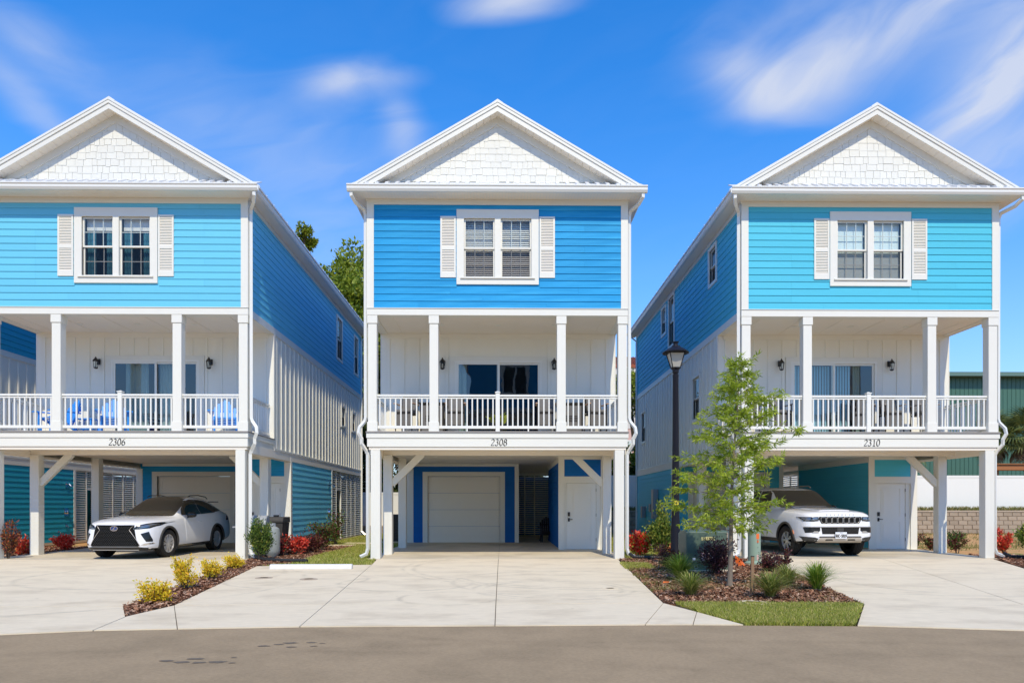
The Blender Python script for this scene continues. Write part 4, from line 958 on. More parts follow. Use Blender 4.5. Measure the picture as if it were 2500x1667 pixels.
for i in range(5):
    for z in (3.2, 6.4, 10.8):
        w = MB().box(1.4 + i * 3.4, 3.0 + i * 3.4, -.12, -.051, z, z + 1.5).build('window', M['white'], t); MB().box(1.5 + i * 3.4, 2.9 + i * 3.4, -.13, -.1201, z + .1, z + 1.4).build('pane', M['glass'], w)
M['plank'] = mat('varnished_plank', (.36, .14, .05), .6, .3, var=.15, bump=.2, stretch=(.5, 8, 8))
t = thing('timber_shelter', 'brown timber beam shelter standing behind the fence at the right edge', 'shelter', (29.2, 40.5, 1.2))
MB().box(-.3, 4.6, -.3, .5, 2.45, 2.78).box(-.4, 4.7, -.4, .6, 2.7805, 2.83).build('beam', M['plank'], t)
for x in (.3, 4.2): MB().box(x, x + .14, 0, .14, -.1, 2.4495).build('leg', M['plank'], t)

# houses across the road (behind the camera, they show as reflections in the doors and windows)
def plain_house(cx, m_, label):
    t = thing('stilt_house', label, 'house', (cx, -11.0, 0), pi, group='stilt houses across the road'); t.scale = (1, 1, 1.3)
    MB().box(-3.69, 3.69, 0, 15, 7.1, 10.2).build('upper_wall', M[m_], t); MB().box(-3.69, 3.69, 2.2, 15, 3.2, 7.099).build('middle_wall', M['wsiding'], t); MB().box(-3.75, 3.75, -.05, 15.1, 3.19, 3.6).box(-3.74, 3.74, -.04, .25, 6.93, 7.13).build('deck', M['white'], t)
    MB().prism([(-4.15, 10.4), (0, 12.84), (4.15, 10.4), (4.15, 10.2), (-4.15, 10.2)], 'y', -.4, 15.4).build('roof', M['roof'], t)
    w = MB().box(-1.2, 1.2, -.05, -.001, 7.9, 9.9).build('window', M['white'], t); MB().box(-.95, -.09, -.06, -.0501, 8.05, 9.7).box(.09, .95, -.06, -.0501, 8.05, 9.7).build('pane', M['dark'], w)
    d = MB().box(-1.4, 1.4, 2.1, 2.1995, 3.61, 6.1).build('sliding_door', M['dark'], t)
    for x in (-3.57, -1.82, 1.82, 3.57): MB().box(x - .12, x + .12, 0, .24, 3.6005, 6.9295).build('porch_column', M['white'], t)
    for x in (-3.5, 3.5): MB().box(x - .13, x + .13, .01, .26, 0, 3.1895).build('post', M['white'], t)
    MB().box(-3.6, 3.6, 8, 15, 0, 3.1895).build('garage_wall', M[m_], t)
    return t
plain_house(.9, 'blue08', 'stilt house across the road, mirrored in the middle sliding door'); plain_house(-9.9, 'blue06', 'stilt house across the road, mirrored in the left sliding door')
# ------------------------------------------------------------------ vegetation
def leaf_mat(name, cols, trans=.35, rough=.5): return mat(name, cols[0], rough, .35, island=cols, trans=trans)
M['oakleaf'] = leaf_mat('willow_oak_leaves', [(.16, .24, .015), (.34, .45, .03), (.46, .56, .05), (.60, .66, .12)], .48)
M['bark'] = mat('grey_bark', (.22, .18, .14), .9, .2, var=.25, vscale=14, bump=.8, bscale=22, stretch=(1, 1, .3))
M['barkd'] = mat('dark_bark', (.09, .07, .055), .9, .2, var=.25, vscale=10, bump=.8, bscale=14, stretch=(1, 1, .3))
M['yel'] = leaf_mat('gold_leaves', [(.45, .42, .02), (.78, .62, .03), (.90, .68, .05), (.88, .46, .05)], .3)
M['redl'] = leaf_mat('scarlet_blossom', [(.45, .02, .012), (.75, .04, .03), (.88, .10, .05), (.85, .26, .18)], .3)
M['burg'] = leaf_mat('burgundy_leaves', [(.05, .012, .016), (.11, .022, .025), (.20, .05, .04), (.12, .10, .03)], .25)
M['purp'] = leaf_mat('plum_black_leaves', [(.018, .010, .014), (.045, .016, .025), (.10, .03, .04), (.07, .04, .03)], .2)
M['dkgr'] = leaf_mat('dark_green_leaves', [(.020, .045, .010), (.05, .10, .018), (.10, .18, .03), (.22, .30, .06)], .3)
M['ylgr'] = leaf_mat('yellow_green_leaves', [(.08, .14, .02), (.18, .26, .03), (.34, .38, .06), (.50, .46, .10)], .35)
M['coral'] = leaf_mat('coral_leaves', [(.10, .14, .03), (.45, .10, .04), (.62, .16, .05), (.50, .34, .08)], .3)
M['tuftm'] = leaf_mat('tuft_blades', [(.10, .15, .02), (.20, .27, .04), (.36, .38, .09), (.52, .46, .18)], .3)
M['tuftg'] = leaf_mat('fresh_tuft_blades', [(.09, .18, .015), (.18, .31, .03), (.30, .42, .05), (.42, .46, .11)], .3)
M['tree1'] = leaf_mat('bright_tree_leaves', [(.07, .11, .01), (.17, .24, .015), (.29, .35, .03), (.42, .44, .06)], .35)
M['tree2'] = leaf_mat('dark_tree_leaves', [(.012, .022, .006), (.03, .05, .010), (.06, .09, .016), (.10, .13, .03)], .25)
M['white_fl'] = leaf_mat('cream_blossom', [(.5, .45, .36), (.66, .6, .5), (.7, .66, .6)], .3)
M['palm'] = leaf_mat('palm_fronds', [(.10, .13, .03), (.18, .21, .05), (.27, .28, .08)], .25)
M['palmd'] = leaf_mat('dry_palm_fronds', [(.20, .14, .08), (.30, .22, .12), (.16, .11, .07)], .15)

def leaf_mesh(name, C, D, L, W, fold=.0):
    """C centres (N,3), D directions (N,3): a pointed leaf (two triangles sharing the midrib) per row"""
    n = len(C); D = D / np.linalg.norm(D, axis=1, keepdims=True)
    r = npr.randn(n, 3); S = np.cross(D, r); S /= np.linalg.norm(S, axis=1, keepdims=True) + 1e-9
    l = L * (.6 + .8 * npr.rand(n))[:, None]; w = W * (.7 + .6 * npr.rand(n))[:, None]
    a = C; b = C + D * l * .45 + S * w * .5; c = C + D * l; d = C + D * l * .45 - S * w * .5
    V = np.stack([a, b, c, d], 1).reshape(-1, 3)
    return np_mesh(name, V, np.arange(4 * n).reshape(-1, 4))

def shrub(name, label, cat, loc, r, h, n, L, W, m, group=None, stems=9, seed=0, mix=None, shape='dome', clump=.12, sd='barkd'):
    """stems fan out from the base, leaves sit in clumps along the upper stems"""
    st = np.random.RandomState(seed + 5); t = thing(name, label, cat, loc, 0, group)
    tb = MB(); tips = []
    for i in range(stems):
        a = st.rand() * 2 * pi; q = sqrt(st.rand()) * r * .85
        if shape == 'dome': zt = h * (1 - .45 * (q / r) ** 2) * (.75 + .3 * st.rand())
        elif shape == 'cone': zt = h * (1 - .62 * (q / r)) * (.7 + .35 * st.rand())
        else: zt = h * (.35 + .7 * st.rand())
        p0 = Vector((.03 * cos(a), .03 * sin(a), -.02)); p2 = Vector((q * cos(a), q * sin(a), zt)); p1 = (p0 + p2) * .5 + Vector((st.randn() * .03, st.randn() * .03, zt * .08)); p1.x *= .7; p1.y *= .7
        tb.tube([p0, p1, p2], [.010, .007, .003], 4); tips.append((p0, p1, p2))
    tb.build('stems', M[sd], t)
    k = st.randint(0, stems, n); u = .28 + .72 * st.rand(n) ** .75
    P = np.array([[list(x) for x in q] for q in tips])[k]; c = ((1 - u) ** 2)[:, None] * P[:, 0] + (2 * u * (1 - u))[:, None] * P[:, 1] + (u ** 2)[:, None] * P[:, 2]
    c = c + st.randn(n, 3) * clump * r * np.array([1, 1, .7]); c[:, 2] = np.maximum(c[:, 2], .02)
    D = c * np.array([1, 1, .3]) + st.randn(n, 3) * r * .6 + np.array([0, 0, h * .25])
    if mix:
        s = st.rand(n) < mix[1]
        link('foliage', leaf_mesh('foliage', c[~s], D[~s], L, W), M[m], t); link('blossom', leaf_mesh('blossom', c[s], D[s], L * mix[2], W * mix[3]), M[mix[0]], t)
    else: link('foliage', leaf_mesh('foliage', c, D, L, W), M[m], t)
    return t

def tuft(loc, r, h, n, m, label, seed):
    st = np.random.RandomState(seed); t = thing('ornamental_grass', label, 'ornamental grass', loc, 0, 'ornamental grass tufts')
    a = st.rand(n) * 2 * pi; R = r * (.25 + .9 * st.rand(n)); H = h * (.55 + .5 * st.rand(n)) * (1 - .35 * (R / r) ** 2); R0 = .06 * st.rand(n)
    u = np.linspace(0, 1, 5); w = np.array([.006, .006, .005, .0035, .0006]); V = []
    dx, dy = np.cos(a), np.sin(a); tw = st.randn(n) * .15
    for i, q in enumerate(u):
        rr = R0 + R * q ** 1.7; zz = H * (1 - (1 - q) ** 1.8) - .18 * H * np.maximum(0, q - .75) * 4 * st.rand(n) * .6
        cx = rr * np.cos(a + tw * q); cy = rr * np.sin(a + tw * q)
        V.append(np.stack([cx - dy * w[i], cy + dx * w[i], zz], 1)); V.append(np.stack([cx + dy * w[i], cy - dx * w[i], zz], 1))
    V = np.stack(V, 1).reshape(-1, 3); base = np.arange(n) * 10
    F = np.concatenate([np.stack([base + 2 * i, base + 2 * i + 1, base + 2 * i + 3, base + 2 * i + 2], 1) for i in range(4)])
    link('blades', np_mesh('blades', V, F), M[m], t)
    MB().lathe([(.07, -.02), (.08, .03), (.03, .07), (.0, .07)], 9).build('crown', M['barkd'], t)
    return t

# the young willow oak
def young_oak(loc):
    t = thing('young_oak_tree', 'young willow oak with slim grey trunk and light green leaves in the front mulch bed', 'tree', loc)
    st = np.random.RandomState(31)
    def tp(z): return Vector((.02 * sin(z * 2.2) + .055 * max(0, z - 1.0) + .0 * z, .02 * cos(z * 1.7) - .02, z))
    zs = [-.03, .0, .08, .3, .7, 1.1, 1.6, 2.1, 2.6, 3.1, 3.6, 4.0, 4.25]; rs = [.075, .062, .052, .046, .042, .038, .033, .027, .021, .016, .011, .007, .003]
    MB().tube([tp(z) for z in zs], rs, 10).build('trunk', M['bark'], t, smooth=True)
    zk = [.95, 1.2, 1.5, 1.9, 2.3, 2.7, 3.1, 3.5, 3.9, 4.2]; lw = [.52, .76, .84, .86, .82, .62, .48, .42, .30, .12]; rw = [.28, .42, .50, .68, .92, .88, .92, .42, .28, .11]
    C, D = [], []; br = MB()
    nb = 74
    for i in range(nb):
        z = .98 + 3.2 * ((i + .5) / nb) ** 1.0; a = i * 2.39996 + st.rand() * .5
        side = rw if cos(a) > 0 else lw; full = np.interp(z + .15, zk, side); dep = np.interp(z, zk, lw) * .85
        ln = (abs(cos(a)) * full + abs(sin(a)) * dep) * (.42 + .72 * st.rand())
        p0 = tp(z); rise = ln * (.42 if z > 1.6 else .16) * (.6 + .8 * st.rand())
        dirv = Vector((cos(a), sin(a), 0)); pts = [p0]
        for q in (.3, .6, .85, 1.0): pts.append(p0 + dirv * ln * q + Vector((st.randn() * .03, st.randn() * .03, rise * (q - .35 * q ** 3))))
        r0 = .005 + .007 * ln; br.tube(pts, [r0, r0 * .8, r0 * .6, r0 * .4, .0015], 5)
        nt = int(5 + ln * 11)
        for j in range(nt):
            q = .22 + .8 * st.rand(); q = min(q, 1.0); k = q * 4; k0 = min(int(k), 3)
            qs = [0, .3, .6, .85, 1.0]; kk = max(i_ for i_ in range(4) if qs[i_] <= q); f = (q - qs[kk]) / (qs[kk + 1] - qs[kk]); b0 = pts[kk].lerp(pts[kk + 1], f)
            ta = a + st.randn() * .9; tl = .10 + .22 * st.rand(); td = Vector((cos(ta), sin(ta), .25 + .4 * st.randn())).normalized(); b1 = b0 + td * tl
            br.tube([b0, b0.lerp(b1, .5) + Vector((0, 0, .01)), b1], [.0025, .002, .001], 3, cap=False)
            m_ = int(16 + 8 * st.rand()); uu = st.rand(m_)
            for u_ in uu:
                c = b0.lerp(b1, float(u_)); C.append((c.x + st.randn() * .012, c.y + st.randn() * .012, c.z + st.randn() * .012)); v = td * .7 + Vector((st.randn() * .7, st.randn() * .7, st.randn() * .5 - .25)); D.append(tuple(v))
    br.build('limbs', M['bark'], t)
    link('crown', leaf_mesh('crown', np.array(C), np.array(D), .10, .021), M['oakleaf'], t)
    return t
young_oak((4.23, 12.73, 0))

def big_tree(loc, H, R, crown0, n, m, label, seed, L=.22, lobes=16, sy=1.0, blossom=None, group=None, trunkr=.3, flat=1.0):
    st = np.random.RandomState(seed); t = thing('tree', label, 'tree', loc, 0, group)
    tb = MB(); tb.tube([(0, 0, -.1), (.05, 0, crown0 * .6), (.1, .05, crown0 + (H - crown0) * .4), (0, 0, H * .88)], [trunkr, trunkr * .8, trunkr * .5, trunkr * .1], 8)
    cs, rr = [], []
    for i in range(lobes):
        a = st.rand() * 2 * pi; z = crown0 + (H - crown0) * (.08 + .86 * st.rand()); f = sin(pi * min(1, max(.12, ((z - crown0) / (H - crown0)) * .75 + .22))) ** .6
        q = R * f * (.3 + .6 * st.rand()); c = np.array([q * cos(a), q * sin(a) * sy, z]); cs.append(c); rr.append(R * (.22 + .2 * st.rand()))
        tb.tube([(0, 0, crown0 + (z - crown0) * .35), (c[0] * .5, c[1] * .5, z - (z - crown0) * .25), tuple(c)], [trunkr * .3, trunkr * .18, .02], 5)
    tb.build('trunk', M['barkd'], t)
    cs = np.array(cs); rr = np.array(rr)
    # sub-clumps on each lobe's shell, leaves around each sub-clump
    ns = lobes * 26; k = st.randint(0, lobes, ns); d = st.randn(ns, 3); d /= np.linalg.norm(d, axis=1, keepdims=True); sc_ = cs[k] + d * rr[k][:, None] * (.55 + .6 * st.rand(ns))[:, None] * np.array([1, 1, flat])
    kk = st.randint(0, ns, n); P = sc_[kk] + st.randn(n, 3) * R * .055; D = d[kk] + st.randn(n, 3) * .9
    link('crown', leaf_mesh('crown', P, D, L, L * .5), M[m], t)
    if blossom:
        q = st.rand(n) < .05; link('blossom', leaf_mesh('blossom', P[q] + D[q] * .05, D[q], L, L * .8), M[blossom], t)
    return t
big_tree((-8.0, 45, 0), 18.8, 5.3, 4.0, 46000, 'tree1', 'tall bright green tree rising between the first and middle houses', 3, .30, 26, sy=.8)
big_tree((-4.2, 42, 0), 11.5, 3.4, 1.5, 24000, 'tree2', 'dark leafy tree over the low fence, left of the middle house', 8, .24, 18)
big_tree((-9.8, 42.5, 0), 9.0, 3.0, 1.2, 16000, 'tree2', 'dark shrubby tree over the low fence, beside the first house', 12, .24, 14)
big_tree((-1.0, 43.5, 0), 9.5, 3.4, 1.5, 14000, 'tree2', 'dark tree behind the middle house, seen through its carport', 13, .26, 14)
big_tree((-6.4, 40.7, 0), 5.6, 2.0, .3, 9000, 'tree2', 'dark bush tree just over the low fence, seen through the middle carport', 33, .2, 14, trunkr=.08)
big_tree((-8.9, 40.6, 0), 6.4, 1.9, .3, 9000, 'tree2', 'dark bush tree just over the low fence, between the first and middle houses', 34, .2, 14, trunkr=.08)
big_tree((8.2, 42, 1.0), 9.6, 2.6, .6, 26000, 'tree1', 'yellow-green tree with cream blossom between the middle and right houses', 5, .2, 18, blossom='white_fl')
big_tree((7.2, 40.3, 1.1), 3.2, 1.2, .2, 6000, 'tree2', 'small dark bushy tree just above the tall fence', 6, .16, 8, trunkr=.08)
big_tree((-21.6, 74, 0), 31.6, 1.35, 29.4, 1500, 'tree1', 'tall pine whose top shows over the first roof', 21, .36, 8, trunkr=.12, flat=.7)
big_tree((34.5, 41.5, 1.1), 3.6, 1.6, .3, 7000, 'tree1', 'low green bush tree below the palms at the right edge', 23, .2, 9, trunkr=.08)

def frond_mesh(name, m):
    """one fan-shaped palm leaf: stalk plus pointed segments, drooping at the tips"""
    mb = MB(); mb.tube([(0, 0, 0), (.45, 0, .10), (.8, 0, .12)], [.022, .016, .012], 4)
    k = 22
    for i in range(k):
        a = radians(-118 + 236 * i / (k - 1)); ln = .95 * (1 - .25 * abs(a) / 2.1) ; c, s = cos(a), sin(a); w = .034
        p0 = (.8, 0, .12); p1 = (.8 + c * ln * .55, s * ln * .55, .12 + .05 - .04 * abs(a)); p2 = (.8 + c * ln, s * ln, .12 - .22 - .1 * abs(a))
        mb.add([p0, (p1[0] - s * w, p1[1] + c * w, p1[2] - .01), (p1[0] + s * w, p1[1] - c * w, p1[2] - .01), p2, (p1[0], p1[1], p1[2] + .015)], [(0, 4, 1), (0, 2, 4), (4, 3, 1), (4, 2, 3)])
    me = mb.mesh(name); me.materials.append(M[m]); return me
FR, FD = frond_mesh('frond', 'palm'), frond_mesh('dry_frond', 'palmd')
def palm(loc, H, label, seed, sc_=1.0):
    st = random.Random(seed); t = thing('palm_tree', label, 'palm tree', loc, 0, 'cabbage palms behind the fence')
    mb = MB(); mb.tube([(0, 0, -.1), (.03, 0, H * .3), (.0, .03, H * .7), (0, 0, H)], [.23, .20, .19, .21], 10)
    for i in range(int(H * 5)):
        z = .4 + i * .2; 
        for j in range(5):
            a = 2 * pi * j / 5 + i * .63; r = .2; mb.add([(r * cos(a - .25), r * sin(a - .25), z), (r * cos(a + .25), r * sin(a + .25), z), ((r + .11) * cos(a), (r + .11) * sin(a), z + .26)], [(0, 1, 2)])
    mb.build('trunk', M['barkd'], t)
    for i in range(34):
        a = i * 2.39996; e = radians(78 - 118 * (i / 33) + st.uniform(-8, 8)); s = sc_ * st.uniform(.85, 1.15)
        link('frond', FR, None, t, (.1 * cos(a), .1 * sin(a), H + .05 - .01 * i), (0, -e, a), scale=(s, s, s))
    for i in range(16):
        a = i * 2.39996 + 1; e = radians(-58 - st.uniform(0, 26)); s = sc_ * st.uniform(.7, 1.0)
        link('dry_frond', FD, None, t, (.12 * cos(a), .12 * sin(a), H - .15 - .02 * i), (0, -e, a), scale=(s, s, s))
    return t
palm((31.0, 43.0, 1.0), 4.9, 'cabbage palm with dry skirt, just right of the last house', 1, 1.0)
palm((32.7, 42.2, 1.0), 5.0, 'cabbage palm at the right edge of the view, taller shaggy crown', 2, 1.15)
palm((26.6, 45.6, 1.0), 4.3, 'cabbage palm seen through the right carport by its shadow on the green building', 3, 1.1)

# shrubs
YG = 'gold-leaved shrubs along the wedge bed'
for i, (x, y, r, h, lb) in enumerate(((-5.45, 10.75, .25, .30, 'low gold-leaved shrub nearest the road in the wedge-shaped bed'), (-5.75, 12.4, .23, .56, 'tallest gold-leaved shrub of the wedge-shaped bed'),
        (-6.0, 14.1, .25, .38, 'rounded gold-leaved shrub with red shoot tips, third from the road'), (-6.5, 16.5, .27, .30, 'gold-leaved shrub nearest the corner post of the first house'))):
    shrub('gold_shrub', lb, 'shrub', (x, y, 0), r, h, 1500, .045, .024, 'yel', YG, 18, i, clump=.17, shape='wild')
shrub('juniper_shrub', 'upright dark green shrub with feathery tips by the first house downspout', 'shrub', (-6.72, 18.95, 0), .38, 1.5, 5200, .065, .028, 'dkgr', None, 26, 40, shape='cone', clump=.16, mix=('ylgr', .22, 1, 1))
S2 = 'flowering shrubs beside the first house'
for i, a in enumerate(((-6.72, 20.7, .30, .62, 'burg', ('redl', .22, 1, 1), 'straggly burgundy shrub with few red leaves beside the storage door'), (-6.45, 21.2, .36, .62, 'redl', ('burg', .2, 1, 1), 'scarlet azalea against the white corner of the first house'),
        (-6.15, 21.9, .42, .58, 'burg', None, 'dense burgundy shrub below the striped blue siding'), (-6.1, 23.0, .45, .85, 'burg', ('dkgr', .45, 1.1, 1), 'bronze-green shrub on the lawn edge below the shower taps'), (-6.5, 26.5, .4, 1.25, 'dkgr', ('burg', .3, 1, 1), 'thin open shrub beside the louvred screen'))):
    shrub('foundation_shrub', a[6], 'shrub', (a[0], a[1], 0), a[2], a[3], 1500, .075, .045, a[4], S2, 12, 60 + i, mix=a[5], clump=.2, shape='wild' if i in (0, 3, 4) else 'dome')
shrub('azalea', 'low scarlet azalea at the far left, in front of the teal wall', 'shrub', (-14.98, 21.6, 0), .42, .42, 1700, .08, .05, 'redl', None, 12, 70, mix=('coral', .3, 1, 1), clump=.22)
shrub('azalea', 'small rounded bright red azalea right of the left carport post', 'shrub', (-14.9, 23.3, 0), .32, .52, 1700, .08, .05, 'redl', None, 12, 71, clump=.2)
shrub('nandina', 'tall leggy burgundy shrub cut by the left edge of the picture', 'shrub', (-14.2, 19.75, 0), .38, 1.2, 1500, .07, .03, 'burg', None, 9, 72, mix=('coral', .3, 1, 1), shape='wild')
shrub('azalea', 'coral-red azalea right of the middle house downspout', 'shrub', (4.12, 20.5, 0), .42, .72, 2200, .085, .055, 'redl', None, 16, 73, mix=('ylgr', .28, 1, 1), clump=.2)
shrub('viburnum', 'tall yellow-green shrub between the azalea and the lamp post', 'shrub', (4.62, 19.9, 0), .50, 1.62, 3600, .085, .05, 'ylgr', None, 20, 74, mix=('dkgr', .4, 1, 1), shape='cone', clump=.17)
shrub('coral_shrub', 'small coral and green shrub at the lamp post side of the tall one', 'shrub', (4.9, 19.3, 0), .24, .45, 900, .07, .045, 'coral', None, 9, 75, clump=.22)
shrub('twiggy_shrub', 'grey-brown twiggy burgundy shrub at the foot of the lamp post', 'shrub', (3.95, 16.1, 0), .42, .55, 1900, .05, .028, 'burg', None, 26, 76, mix=('purp', .5, 1, 1), shape='wild', clump=.2)
shrub('loropetalum', 'plum-black shrub in front of the green transformer box', 'shrub', (4.62, 14.9, 0), .42, .78, 3600, .05, .03, 'purp', None, 22, 77, shape='wild', clump=.2)
shrub('loropetalum', 'low plum shrub right of the utility pedestal', 'shrub', (6.12, 15.6, 0), .40, .42, 1500, .05, .03, 'purp', None, 14, 78, mix=('burg', .5, 1, 1), shape='wild')
shrub('loropetalum', 'spindly plum shrub next to the right driveway', 'shrub', (6.52, 15.9, 0), .24, .62, 800, .05, .03, 'purp', None, 8, 79, mix=('burg', .5, 1, 1), shape='wild')
shrub('azalea', 'scarlet azalea behind the drain pipe, right of the last house', 'shrub', (15.75, 21.3, 0), .34, .72, 1100, .09, .05, 'redl', None, 10, 80, mix=('coral', .3, 1, 1), shape='wild')
shrub('viburnum', 'tall yellow-green shrub cut by the right edge of the picture', 'shrub', (15.0, 19.0, 0), .55, 1.55, 4200, .08, .045, 'ylgr', None, 22, 81, mix=('dkgr', .45, 1, 1), shape='cone')
for i, (x, y, r, h, lb) in enumerate(((14.6, 21.8, .32, .6, 'burgundy shrub between the two right carport posts'), (14.95, 24.6, .36, .45, 'low burgundy shrub just right of the white storage corner'), (14.75, 23.4, .3, .35, 'low burgundy shrub at the foot of the second right carport post'), (17.6, 26.5, .45, .5, 'small green shrub in the sandy yard'))):
    shrub('foundation_shrub', lb, 'shrub', (x, y, 0), r, h, 900, .07, .04, 'burg' if i < 3 else 'dkgr', 'shrubs beside the last house', 9, 90 + i, mix=('dkgr', .3, 1, 1), shape='wild')
shrub('sapling', 'thin upright sapling in front of the fence seen by the storage corner', 'shrub', (17.3, 37.0, 0), .35, 2.3, 800, .12, .05, 'dkgr', None, 7, 99, shape='wild')
for (x, y, r, h, n, m_, lb, s) in ((3.55, 13.7, .62, .62, 520, 'tuftg', 'fresh green grass tuft at the left of the mulch bed, farther back', 1), (3.12, 11.35, .48, .46, 420, 'tuftm', 'yellowish grass tuft nearest the middle driveway', 2),
        (4.36, 11.1, .50, .50, 520, 'tuftm', 'dense green grass tuft just right of the wooden stake', 3), (5.32, 12.75, .50, .46, 380, 'tuftm', 'sparse grass tuft behind the dense one, second from the right', 4), (5.56, 12.05, .50, .60, 420, 'tuftg', 'spiky grass tuft at the edge of the right driveway', 5)):
    tuft((x, y, 0), r, h, n, m_, lb, s)
# ------------------------------------------------------------------ vehicles
M['carwhite'] = mat('pearl_white_paint', (.80, .80, .81), .22, .5, var=.01, coat=.9)
M['carglass'] = mat('tinted_car_glass', (.022, .022, .018), .04, .9, var=.01, coat=.6)
M['carblack'] = mat('gloss_black_trim', (.012, .012, .013), .22, .5, var=.05)
M['cladding'] = mat('grey_plastic_cladding', (.055, .052, .048), .65, .3, var=.05)
M['rubber'] = mat('tyre_rubber', (.028, .026, .024), .85, .2, var=.1, bump=.15)
M['alloy'] = mat('alloy_wheel', (.72, .70, .68), .35, .5, metal=.7, var=.03)
M['lampl'] = mat('headlamp_lens', (.16, .17, .19), .06, .9, metal=.35, var=.25, vscale=9, coat=1)
M['silver'] = mat('satin_silver_trim', (.50, .46, .41), .35, .5, metal=.5, var=.04)
M['plate'] = mat('licence_plate_white', (.75, .76, .78), .4, .4, var=.02)
M['amber'] = mat('amber_reflector', (.5, .14, .01), .3, .5)
M['redlamp'] = mat('rear_lamp', (.10, .008, .008), .15, .6)
M['emblem'] = mat('emblem_blue', (.03, .06, .22), .2, .7, metal=.3)
M['wellblack'] = mat('wheel_well', (.01, .01, .01), .9, .1)

